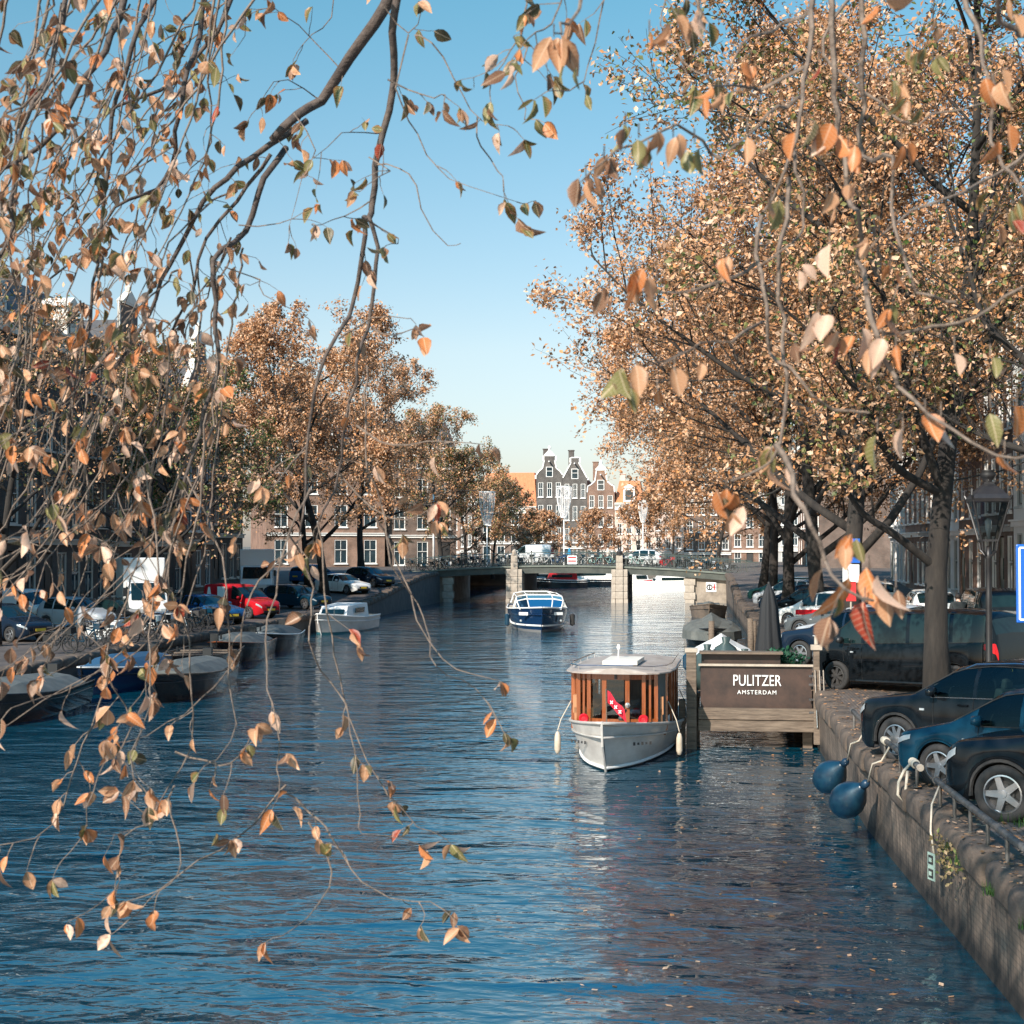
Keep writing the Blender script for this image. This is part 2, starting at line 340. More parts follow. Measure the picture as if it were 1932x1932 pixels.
b = MB(); b.loft([[(x, BY0+.26, zb(x)-.02), (x, BY1, zb(x)-.02), (x, BY1, zb(x)-.5), (x, BY0+.26, zb(x)-.5)] for x in xs], True, True); b.build('deck', mat('deck_dark', (.06, .055, .05), (.09, .08, .07), 1, .9), br)
def railing(yv):
    b = MB()
    b.tube([(x, yv, zb(x)+1.12) for x in xs], .035, 6); b.tube([(x, yv, zb(x)+.95) for x in xs], .018, 4); b.tube([(x, yv, zb(x)+.16) for x in xs], .022, 4)
    for x in np.arange(-23.8, 5.9, .16): b.box((x, yv, zb(x)+.56), (.016, .016, .8))
    o = b.build('railing', mat('railing_green', (.05, .07, .06), (.08, .10, .09), 3, .5), br)
    for x in np.arange(-23, 6, 2.0):
        b = MB(); b.box((x, yv, zb(x)+.6), (.07, .07, 1.2)); b.lathe([(.06, 0), (.075, .04), (.03, .10)], 8, (x, yv, zb(x)+1.2)); b.build('railing_post', GREENB, br)
railing(BY0+.02); railing(BY1-.1)
def block(c, d, seed):
    r = random.Random(seed); b = MB(); e = .025
    x, y, z = d[0]/2, d[1]/2, d[2]/2
    b.loft([[(sx*(x-(0 if 0 < i < 3 else e)), sy*(y-(0 if 0 < i < 3 else e)), zz) for sx, sy in ((-1, -1), (1, -1), (1, 1), (-1, 1))] for i, zz in enumerate((-z, -z+e, z-e, z))], True, True)
    o = b.build('stone_block', STONE, br); o.location = c; return o
def pier(xc, top):
    b = MB(); b.box((xc, BY0+7.2, .7), (1.25, 11.2, 3.6)); b.build('pier_wall', mat('pier_painted_shade', (.07, .065, .06), (.11, .10, .09), 1, .9), br)  # pier flank: its shade is put into a darker stone colour
    z = -.4; k = 0
    while z < 2.30:
        h = .62 if k else .75; wv = 1.5 if k == 0 else 1.36
        for dx, ww in ((-.5, .36), (0, .62), (.5, .36)):
            block((xc+dx*(1.06 if k == 0 else 1), BY0+.55-(.1 if dx == 0 else 0), z+h/2), (ww-.012, 2.0, h-.015), k)
        z += h; k += 1
    while z < top:
        block((xc, BY0-.05, z+.29), (.60-.03*(k-4), .55, .575), k); z += .59; k += 1
    b = MB(); b.lathe([(.34, 0), (.36, .06), (.20, .10), (.24, .3), (.12, .46), (.02, .52)], 8, (xc, BY0-.05, z)); b.build('pier_cap', DARKM if xc > -10 else STONE, br)
pier(-14.45, 3.6); pier(-5.55, 3.9)
ABR = mat('abutment_stone', (.16, .13, .10), (.34, .28, .22), 1.1, .9, bump=.4, bscale=12)
def abut(x0, x1):
    b = MB(); b.box(((x0+x1)/2, BY0+6.9, .8), (abs(x1-x0), 13, 3.0)); b.build('abutment', ABR, br)
    xe = x1 if abs(x1+10.3) < abs(x0+10.3) else x0
    z = -.3; k = 0
    while z < 2.2:
        block((xe, BY0+.6, z+.3), (.75+.2*(k % 2), .9, .585), k); z += .6; k += 1
    b = MB(); b.box(((x0+x1)/2, BY0+.30, 2.34), (abs(x1-x0)-.1, .34, .16)); b.build('ledge', STONE, br)
abut(-25, -20.2); abut(.3, 6.5)
SIGNW = mat('sign_white', (.78, .78, .76), None, rough=.4); SIGNR = mat('sign_red', (.62, .03, .03), None, rough=.4); SIGNB = mat('sign_blue', (.01, .10, .42), None, rough=.35)
def stripe_sign(p, wv, hv, label, stripes=2):
    t = thing('sign_board', label, 'sign', p)
    b = MB(); b.box((0, 0, 0), (wv, .03, hv)); b.build('board', SIGNW, t)
    for k in range(stripes):
        b = MB(); b.box((0, -.02, hv*(.28-.42*k)), (wv*.86, .012, hv*.17)); b.build('stripe', SIGNR, t)
    return t
stripe_sign((-9.55, BY0-.06, 3.62), .78, .72, 'white board with two red bars fixed to the bridge railing')
def plaque(p, label, g):
    t = thing('plaque', label, 'sign', p); b = MB(); b.box((0, 0, 0), (.85, .04, .8)); b.build('board', SIGNW, t)
    b = MB(); b.box((.26, -.03, .0), (.10, .015, .5)); b.box((.26, -.03, 0), (.24, .014, .1)); b.build('red_mark', SIGNR, t)
    b = MB(); b.lathe([(.26, -.01), (.26, .01), (.16, .01), (.16, -.01)], 16, (-.14, -.035, -.02), 'y', False); b.box((-.14, -.035, -.02), (.10, .016, .5)); b.build('dark_mark', DARKM, t)
    return t
plaque((-22.2, BY0-.0-.03+.36, 1.25), 'small white waterway plaque on the shaded abutment of the bridge', 0)
plaque((2.1, BY0+.37, 1.35), 'small white waterway plaque on the sunlit abutment behind the moored sloops', 0)
# ================================================================ houses
WINC = {}
def window_set(wv, hv, frame, glass, style):
    key = (round(wv, 2), round(hv, 2), frame.name, glass.name, style)
    if key in WINC: return WINC[key]
    fw = .075; f = MB()
    f.box((0, 0, hv/2-fw/2), (wv, .10, fw)); f.box((0, 0, -hv/2+fw/2), (wv, .10, fw))
    for s in (-1, 1): f.box((s*(wv/2-fw/2), 0, 0), (fw, .098, hv-2*fw))
    f.box((0, .01, hv*.08), (wv-2*fw, .07, .055))
    if style != 1:
        f.box((0, .012, -hv/4+hv*.04), (.04, .06, hv*.5-.1)); f.box((0, .012, hv*.29), (.035, .05, hv*.42-.14))
    if style == 2: f.box((0, .013, -hv*.2), (wv-2*fw, .05, .035)); f.box((0, .013, hv*.3), (wv-2*fw, .05, .035))
    up = MB(); up.box((0, .035, hv*.29), (wv-2*fw, .012, hv*.42-fw)); lo = MB(); lo.box((0, .035, -hv*.21), (wv-2*fw, .012, hv*.58-fw))
    si = MB(); si.box((0, -.06, -hv/2-.05), (wv+.16, .26, .10))
    r = (f.mesh('window', frame), up.mesh('pane', glass), lo.mesh('pane', glass), si.mesh('sill', frame)); WINC[key] = r; return r
def house(label, loc, rz, wd, floors, wall, frame, roofm, gable='cornice', nwin=3, ww=1.15, glass=GLASS, base=None, style=0, depth=11, doorm=None, group=None, trim=None, roofh=3.2):
    """floors: list of (floor height, window height) from the ground up; facade looks along local -y"""
    t = thing('canal_house', label, 'house', loc, rz, group)
    trim = trim or frame
    xsn = [wd*(i+.5)/nwin for i in range(nwin)]; holes = []
    b = MB(); z = 0; gl = floors[0][0]
    b.face([(0, 0, -.8), (wd, 0, -.8), (wd, 0, .35), (0, 0, .35)]); z0 = .35; z = 0
    for fi, (fh, wh) in enumerate(floors):
        zlo = z+(fh-wh)*.55 if fi else .75; zhi = zlo+wh
        zs = z if fi else .35
        b.face([(0, 0, zs), (wd, 0, zs), (wd, 0, zlo), (0, 0, zlo)]); b.face([(0, 0, zhi), (wd, 0, zhi), (wd, 0, z+fh), (0, 0, z+fh)])
        x = 0
        for i, xc in enumerate(xsn):
            a, c = xc-ww/2, xc+ww/2
            b.face([(x, 0, zlo), (a, 0, zlo), (a, 0, zhi), (x, 0, zhi)]); x = c
            D = .16
            b.face([(a, 0, zlo), (c, 0, zlo), (c, D, zlo), (a, D, zlo)]); b.face([(a, D, zhi), (c, D, zhi), (c, 0, zhi), (a, 0, zhi)])
            b.face([(a, 0, zlo), (a, D, zlo), (a, D, zhi), (a, 0, zhi)]); b.face([(c, D, zlo), (c, 0, zlo), (c, 0, zhi), (c, D, zhi)])
            holes.append((xc, (zlo+zhi)/2, wh, fi, i))
        b.face([(x, 0, zlo), (wd, 0, zlo), (wd, 0, zhi), (x, 0, zhi)])
        z += fh
    H = z
    for xx in (0, wd): 
        q = [(xx, 0, -.8), (xx, depth, -.8), (xx, depth, H), (xx, 0, H)]; b.face(q if xx else q[::-1])
    b.face([(0, depth, -.8), (wd, depth, -.8), (wd, depth, H), (0, depth, H)])
    wl = b.build('wall', wall, t)
    if base:
        b = MB(); b.box((wd/2, -.03, .1), (wd-.02, .10, .5)); b.build('plinth', base, t)
    for xc, zc, wh, fi, i in holes:
        if fi == 0 and i == (len(label) % nwin):
            d = MB(); d.box((xc, .10, zc-.35), (ww-.1, .07, wh+.55)); do = d.build('door', doorm or DARKM, t)
            d = MB(); d.box((xc, .04, zc-.1), (ww*.5, .05, wh*.35)); d.build('door_panel', doorm or DARKM, do)
            d = MB(); d.box((xc, -.25, .12), (ww+.5, .5, .24)); d.build('step', STONE, t); continue
        ms = window_set(ww, wh, frame, glass, style)
        wo = inst('window', ms[0], t, (xc, .08, zc)); inst('pane', ms[1], wo); inst('pane', ms[2], wo); inst('sill', ms[3], wo, (0, -.02, 0))
    if trim:
        b = MB(); b.box((wd/2, -.07, floors[0][0]-.12), (wd-.03, .14, .26)); b.box((wd/2, -.12, floors[0][0]+.03), (wd-.01, .26, .08)); b.build('string_course', trim, t)
    if gable == 'cornice':
        b = MB(); b.box((wd/2, -.12, H-.42), (wd-.04, .24, .62)); b.box((wd/2, -.24, H-.02), (wd+.02, .50, .20)); b.box((wd/2, -.32, H+.13), (wd+.06, .66, .11)); c = b.build('cornice', trim, t)
        for k in range(int(wd/1.1)):
            m_ = MB(); m_.box(((k+.5)*wd/int(wd/1.1), -.30, H-.30), (.18, .22, .4)); m_.build('bracket', trim, c)
        b = MB(); hh = roofh; b.loft([[(-.05, .1, H+.1), (wd+.05, .1, H+.1), (wd+.05, depth, H+.1), (-.05, depth, H+.1)], [(.5, 2.6, H+hh), (wd-.5, 2.6, H+hh), (wd-.5, depth-2.4, H+hh), (.5, depth-2.4, H+hh)]], True, True); ro = b.build('roof', roofm, t)
        b = MB(); b.box((wd/2, 1.1, H+1.2), (1.5, 1.6, 1.9)); b.prism([(wd/2-.95, H+2.1), (wd/2+.95, H+2.1), (wd/2, H+2.7)], .2, 2.0); b.build('dormer', trim, ro)
        b = MB(); b.box((wd/2, .27, H+1.25), (1.0, .08, 1.3)); b.build('dormer_window', glass, ro)
    else:
        rh = wd*.62
        b = MB(); b.prism([(0, H-.02), (wd, H-.02), (wd/2, H+rh)], .32, depth); ro = b.build('roof', roofm, t)
        if gable == 'spout': prof = [(0, H), (wd, H), (wd, H+.3), (wd/2+.5, H+rh+.35), (wd/2+.5, H+rh+1.0), (wd/2-.5, H+rh+1.0), (wd/2-.5, H+rh+.35), (0, H+.3)]
        elif gable == 'neck': prof = [(0, H), (wd, H), (wd, H+.5), (wd*.9, H+1.0), (wd*.76, H+1.4), (wd*.70, H+2.4), (wd*.70, H+rh+.9), (wd*.30, H+rh+.9), (wd*.30, H+2.4), (wd*.24, H+1.4), (wd*.1, H+1.0), (0, H+.5)]
        elif gable == 'step':
            prof = [(0, H), (wd, H)]; n = 5
            for k in range(n): prof += [(wd-wd/2*k/n*.9, H+rh*(k+1)/n+.1), (wd-wd/2*(k+1)/n*.9, H+rh*(k+1)/n+.1)]
            prof += [(wd-x, zz) for x, zz in prof[2:][::-1]]
        else: prof = [(0, H), (wd, H), (wd*.98, H+.8), (wd*.86, H+rh*.45), (wd*.72, H+rh*.65), (wd*.66, H+rh+.7), (wd*.34, H+rh+.7), (wd*.28, H+rh*.65), (wd*.14, H+rh*.45), (wd*.02, H+.8)]
        b = MB(); b.prism(prof, 0, .3); b.build('gable', wall, t)
        b = MB(); n = len(prof)
        for (x0, z0_), (x1, z1_) in zip(prof[1:], prof[2:]+prof[:1]): b.bar((x0, .13, z0_), (x1, .13, z1_), .42, .14)
        b.build('gable_coping', trim, t)
        topx = wd/2
        if gable in ('neck', 'bell'):
            b = MB(); zt = H+rh+(.95 if gable == 'neck' else .75); b.prism([(wd*.28, zt), (wd*.72, zt), (wd*.5, zt+.8)], -.1, .35); b.lathe([(.18, 0), (.22, .3), (.05, .55)], 8, (wd/2, .12, zt+.75)); b.build('pediment', trim, t)
        ms = window_set(.9, 1.35, frame, glass, 1); wo = inst('window', ms[0], t, (wd/2, -.02, H+rh*.42)); inst('pane', ms[1], wo, (0, -.05, 0)); inst('pane', ms[2], wo, (0, -.05, 0))
        b = MB(); b.box((wd/2, -.45, H+rh*.42+1.35), (.14, .9, .16)); b.build('hoist_beam', trim, t)
    b = MB(); b.box((wd*.22, depth*.5, H+3.0), (.7, .9, 2.4)); b.box((wd*.22, depth*.5, H+4.25), (.85, 1.05, .12)); b.build('chimney', wall, t)
    return t
ROOF_D = mat('roof_slate', (.05, .05, .055), (.09, .085, .085), 1.5, .8); ROOF_R = mat('roof_red_tile', (.42, .14, .06), (.56, .22, .10), 2.5, .85, bump=.4, bscale=3, stretch=(6, 1, 1)); ROOF_B = mat('roof_brown_tile', (.20, .14, .11), (.28, .20, .15), 2.5, .85, bump=.4, bscale=3)
BR_DK = brick_mat('brick_dark', (.055, .042, .036), (.085, .062, .05), (.10, .09, .08))
BR_RD = brick_mat('brick_red', (.24, .115, .07), (.18, .09, .06), (.25, .20, .16))
BR_BN = brick_mat('brick_brown', (.15, .09, .065), (.11, .07, .052), (.18, .15, .13))
BR_GY = brick_mat('brick_grey', (.10, .085, .075), (.07, .06, .055), (.12, .11, .10))
STUC_W = mat('stucco_white', (.66, .64, .60), (.76, .74, .70), .6, .8); STUC_G = mat('stucco_grey', (.34, .33, .31), (.42, .41, .39), .6, .8)
FR_T = mat('frame_grey_green', (.40, .42, .40), None, rough=.5); DOORG = mat('door_green', (.015, .05, .035), None, rough=.3)
HL = -34.0
r90 = pi/2
specs = [
 (51.5, 8.5, BR_BN, 'cornice', [(4.0, 2.6), (3.9, 2.6), (3.6, 2.4), (3.1, 1.9)], 4, 'brown brick canal house before the wide dark one with the pale cornice'),
 (60, 7.2, BR_DK, 'cornice', [(4.0, 2.6), (4.1, 2.7), (3.8, 2.5), (3.3, 2.0)], 4, 'wide dark brick canal house with a pale cornice and four tall windows a floor'),
 (67.2, 8.6, BR_DK, 'cornice', [(4.2, 2.8), (4.0, 2.7), (3.9, 2.5), (3.2, 1.9)], 4, 'dark brick canal house with heavy cream cornice, dormer and dark shopfront'),
 (75.8, 9.4, BR_GY, 'cornice', [(4.1, 2.7), (4.1, 2.7), (3.7, 2.4), (3.2, 1.9)], 5, 'long grey-brown canal house five windows wide behind the tall white box van'),
 (85.2, 6.4, BR_BN, 'neck', [(4.0, 2.6), (3.6, 2.3), (3.3, 2.1), (2.9, 1.7)], 3, 'brown neck-gabled canal house half hidden by the quay trees'),
 (91.6, 7.0, BR_DK, 'cornice', [(4.0, 2.6), (3.8, 2.5), (3.4, 2.2), (3.0, 1.8)], 3, 'dark three-bay canal house behind the red van'),
 (98.6, 6.2, BR_RD, 'bell', [(3.9, 2.5), (3.5, 2.3), (3.2, 2.0), (2.8, 1.7)], 3, 'red brick bell-gabled canal house behind the white box lorry'),
 (104.8, 7.4, BR_GY, 'cornice', [(4.0, 2.6), (3.7, 2.4), (3.3, 2.1), (2.9, 1.7)], 4, 'grey brick canal house near the shaded end of the bridge'),
]
for y, wd, wl, g, fl, nw, lab in specs:
    house(lab, (HL, y, zl(y)), r90, wd-.02, fl, wl, CREAM if wl is not BR_RD else WHITE, ROOF_D, g, nw, 1.2, base=STONE, trim=CREAM)
HR = 14.9
specs = [
 (55.5, 8.0, STUC_W, 'cornice', [(4.2, 2.9), (4.2, 3.0), (3.9, 2.6), (3.3, 2.1)], 3, 'white stuccoed canal house with tall sash windows beside the lantern'),
 (63.5, 7.0, STUC_W, 'cornice', [(4.3, 3.0), (4.0, 2.8), (3.7, 2.5), (3.2, 2.0)], 3, 'white plastered house with grey-green frames next to a brown brick facade'),
 (70.5, 7.2, BR_BN, 'cornice', [(4.1, 2.9), (3.9, 2.7), (3.5, 2.3), (3.0, 1.8)], 4, 'brown brick canal house with a projecting grey cornice and close-set white windows'),
 (77.7, 6.6, BR_RD, 'spout', [(4.0, 2.8), (3.7, 2.5), (3.3, 2.2)], 3, 'red brick spout-gabled house between brown and white neighbours'),
 (84.3, 6.6, STUC_W, 'cornice', [(4.0, 2.8), (3.7, 2.5), (3.4, 2.2), (3.0, 1.8)], 3, 'white house behind the dark trunks of the sunny quay'),
 (90.9, 7.0, BR_BN, 'cornice', [(4.0, 2.7), (3.6, 2.4), (3.3, 2.2), (2.9, 1.7)], 4, 'brown brick house glimpsed behind foliage past the white house'),
 (97.9, 6.6, BR_RD, 'neck', [(4.0, 2.7), (3.5, 2.3), (3.2, 2.1)], 3, 'red brick neck-gabled house behind the sunny quay trees'),
 (104.5, 7.6, STUC_G, 'cornice', [(4.0, 2.7), (3.6, 2.4), (3.3, 2.1), (2.9, 1.7)], 4, 'pale grey house near the sunny end of the bridge'),
]
for y, wd, wl, g, fl, nw, lab in specs:
    house(lab, (HR, y+wd, 1.62), -r90, wd-.02, fl, wl, WHITE if wl is not STUC_W else FR_T, ROOF_D, g, nw, 1.15, base=STONE, trim=WHITE if wl is not BR_BN else STUC_G, doorm=DOORG)
# beyond the bridge the canal bends: these fronts turn towards the viewer
house('sunlit red brick house with white sash windows behind the box lorry and trees', (-43.0, 150, 2.2), math.radians(24), 12.5, [(3.9, 2.5), (3.5, 2.3), (3.3, 2.2), (2.6, 1.6)], BR_RD, WHITE, ROOF_D, 'cornice', 4, 1.35, base=STONE, depth=12)
house('brown brick house with white windows to the bridge side of the sunlit red one', (-31.4, 156, 2.0), math.radians(24), 7.5, [(3.9, 2.5), (3.4, 2.2), (3.2, 2.0), (2.6, 1.5)], BR_BN, WHITE, ROOF_D, 'cornice', 3, 1.2, base=STONE, depth=12)
FY = 196.0
def far(u0, u1, lab, ftop, wall, gable, roof, nw=3, yv=FY, frame=WHITE, nfl=4, roofh=3.2):
    a, c = at_y(u0, 1000, yv), at_y(u1, 1000, yv); wd = c.x-a.x
    H = ftop; fh = H/nfl
    return house(lab, (a.x, yv, 1.25), 0, wd-.03, [(fh*1.12, fh*.78)]+[(fh*(1.88/3.0 if nfl == 3 else .96), fh*.62)]*(nfl-1), wall, frame, roof, gable, nw, min(1.15, wd/nw*.55), base=STONE, style=0, roofh=roofh)
far(868, 905, 'brick house standing at the bend beside the long red tiled roof', 10.5, BR_BN, 'spout', ROOF_D, 3)
far(905, 1012, 'low far house under a long orange-red tiled roof at the canal bend', 10.8, BR_BN, 'cornice', ROOF_R, 4, nfl=3, roofh=4.8)
far(1012, 1062, 'dark neck-gabled house with white trim closing the view over the bridge', 12.4, BR_GY, 'neck', ROOF_R, 3)
far(1062, 1108, 'tall dark spout-gabled house with white edges beside the neck-gabled one', 12.2, BR_GY, 'spout', ROOF_B, 3)
far(1108, 1160, 'red-brown bell-gabled far house with a white shopfront at the bend', 10.6, BR_RD, 'bell', ROOF_R, 3)
far(1160, 1214, 'cream far house with white ground floor behind the thin trees', 9.0, mat('stucco_pink', (.55, .42, .35), (.62, .48, .40), .7, .8), 'cornice', ROOF_R, 3)
far(1214, 1290, 'wide pinkish far house at the bend behind the bridge car', 9.8, MATS['stucco_pink'], 'cornice', ROOF_D, 4)
far(1290, 1380, 'brown far house at the bend behind the sunny bridge end', 9.4, BR_BN, 'cornice', ROOF_D, 4)
far(1380, 1450, 'red brick far house behind the trunks of the sunny quay', 10.5, BR_RD, 'cornice', ROOF_D, 3)
far(1450, 1530, 'grey far house behind the trunks of the sunny quay', 11.0, STUC_G, 'cornice', ROOF_D, 4)
for y_, w_, wl_, lb_ in ((142, 8, BR_BN, 'dark brown house on the corner beyond the sunny bridge end'), (150, 9, BR_BN, 'brown house second from the corner beyond the sunny bridge end'), (159, 10, BR_RD, 'red house third from the corner beyond the sunny bridge end')):
    house(lb_, (HR-2.5, y_+w_, 2.0), -r90, w_-.03, [(4.0, 2.7), (3.6, 2.4), (3.3, 2.1), (2.9, 1.7)], wl_, WHITE, ROOF_D, 'cornice', 3, 1.15, base=STONE)
far(780, 868, 'brown terrace house at the bend behind the far trees', 10.0, BR_RD, 'cornice', ROOF_D, 4)
# ================================================================ vehicles
def paint(name, c, rough=.25): return mat(name, c, None, rough=.07, coat=0.0, spec=.32)
CARGLASS = mat('car_glass', (.006, .016, .017), None, rough=.02, spec=.5)
def tint_glass(name, tint):
    m = bpy.data.materials.new(name); m.use_nodes = True; n, l = m.node_tree.nodes, m.node_tree.links
    tr = n.new('ShaderNodeBsdfTransparent'); tr.inputs[0].default_value = (*tint, 1); gl = n.new('ShaderNodeBsdfGlossy'); gl.inputs['Roughness'].default_value = .02
    fr = n.new('ShaderNodeFresnel'); fr.inputs[0].default_value = 1.5; mx = n.new('ShaderNodeMixShader'); l.new(fr.outputs[0], mx.inputs[0]); l.new(tr.outputs[0], mx.inputs[1]); l.new(gl.outputs[0], mx.inputs[2]); l.new(mx.outputs[0], n['Material Output'].inputs[0]); return m
TINTG = tint_glass('tinted_car_glass', (.34, .46, .45)); SEATM = mat('car_seat', (.05, .055, .055), (.08, .085, .08), 8, .8)
UNDER = mat('underbody', (.01, .01, .01), None, rough=.9)
WHC = {}
def wheel_meshes(r, spokes, style, rimm):
    key = (round(r, 3), spokes, style, rimm.name)
    if key in WHC: return WHC[key]
    t = MB(); wd = .21
    t.lathe([(r*.66, -wd*.42), (r*.80, -wd*.5), (r*.95, -wd*.47), (r, -wd*.32), (r, wd*.32), (r*.95, wd*.47), (r*.80, wd*.5), (r*.66, wd*.42), (r*.66, -wd*.42)], 28, ax='y', cap=False)
    m = MB(); m.lathe([(r*.67, wd*.44), (r*.62, wd*.46), (r*.60, wd*.30), (r*.58, 0)], 28, ax='y', cap=False)
    m.lathe([(r*.15, wd*.30), (r*.13, wd*.40), (0.001, wd*.41)], 12, ax='y', cap=False)
    for k in range(spokes):
        a = 2*pi*k/spokes
        for off in ((-.10, .10) if style == 2 else (0,)):
            ca, sa = math.cos(a+off), math.sin(a+off); ww = {0: .15, 1: .19, 2: .09}[style]*r
            pts = []
            for rr, hw, yy in ((r*.08, ww*.7, wd*.36), (r*.62, ww*.5, wd*.34)):
                pts.append([(rr*ca-hw*sa, yy, -(rr*sa+hw*ca)), (rr*ca+hw*sa, yy, -(rr*sa-hw*ca)), (rr*ca+hw*sa, yy-.04, -(rr*sa-hw*ca)), (rr*ca-hw*sa, yy-.04, -(rr*sa+hw*ca))])
            m.loft(pts, True, True)
    bk = MB(); bk.lathe([(r*.60, .0), (.001, .0)], 20, ax='y', cap=False); bk.lathe([(r*.36, .015), (r*.36, .03), (.001, .03)], 16, ax='y', cap=False)
    res = (t.mesh('tyre', RUBBER, True), m.mesh('rim', rimm), bk.mesh('brake_disc', DARKM)); WHC[key] = res; return res
CAR = dict(L=4.3, W=1.78, wb=2.6, fo=.85, r=.32, belt=(.90, .98), top=None, win=None, ws=(1.15, .35), rg=(-1.45, -1.95))
TOPS = {
 'hatch': dict(L=4.1, W=1.74, wb=2.5, fo=.82, r=.31, top=[(1, .50), (.985, .66), (.93, .76), (.50, .95), (.14, 1.40), (-.15, 1.49), (-.62, 1.46), (-.84, 1.30), (-.95, .98), (-.985, .80), (-1, .50)], belt=(.90, .97), ws=(.50, .14), rg=(-.70, -.95), win=[(.30, -.02), (-.05, -.40), (-.44, -.70)]),
 'suv': dict(L=4.45, W=1.86, wb=2.66, fo=.87, r=.36, top=[(1, .60), (.985, .82), (.92, .95), (.86, 1.00), (.47, 1.10), (.13, 1.56), (-.15, 1.64), (-.70, 1.60), (-.86, 1.46), (-.96, 1.06), (-.99, .90), (-1, .55)], belt=(1.06, 1.12), ws=(.47, .13), rg=(-.78, -.96), win=[(.31, -.02), (-.05, -.42), (-.46, -.76)]),
 'sedan': dict(L=4.6, W=1.80, wb=2.78, fo=.82, r=.33, top=[(1, .50), (.985, .66), (.93, .76), (.42, .94), (.10, 1.36), (-.12, 1.43), (-.42, 1.40), (-.72, 1.06), (-.93, 1.00), (-.985, .88), (-1, .50)], belt=(.90, .95), ws=(.42, .10), rg=(-.44, -.72), win=[(.26, -.02), (-.05, -.36), (-.38, -.54)]),
 'estate': dict(L=4.65, W=1.80, wb=2.75, fo=.85, r=.33, top=[(1, .50), (.985, .66), (.93, .76), (.46, .94), (.16, 1.38), (-.1, 1.46), (-.72, 1.42), (-.88, 1.26), (-.96, .98), (-.985, .85), (-1, .50)], belt=(.90, .96), ws=(.46, .16), rg=(-.78, -.96), win=[(.32, .02), (-.01, -.36), (-.40, -.74)]),
 'van': dict(L=5.1, W=1.94, wb=3.2, fo=.88, r=.35, top=[(1, .60), (.99, .86), (.95, 1.02), (.76, 1.20), (.50, 1.72), (.36, 1.88), (-.60, 1.92), (-.93, 1.86), (-.975, 1.40), (-.99, 1.0), (-1, .55)], belt=(1.12, 1.22), ws=(.76, .48), rg=(-.94, -.976), win=[(.60, .36), (.32, -.12), (-.16, -.56), (-.60, -.90)]),
 'smallvan': dict(L=4.4, W=1.82, wb=2.75, fo=.82, r=.32, top=[(1, .52), (.985, .74), (.92, .88), (.56, 1.06), (.24, 1.62), (.08, 1.78), (-.70, 1.80), (-.94, 1.76), (-.98, 1.2), (-.99, .9), (-1, .50)], belt=(1.02, 1.06), ws=(.56, .22), rg=(-.95, -.98), win=[(.40, .06)]),
}
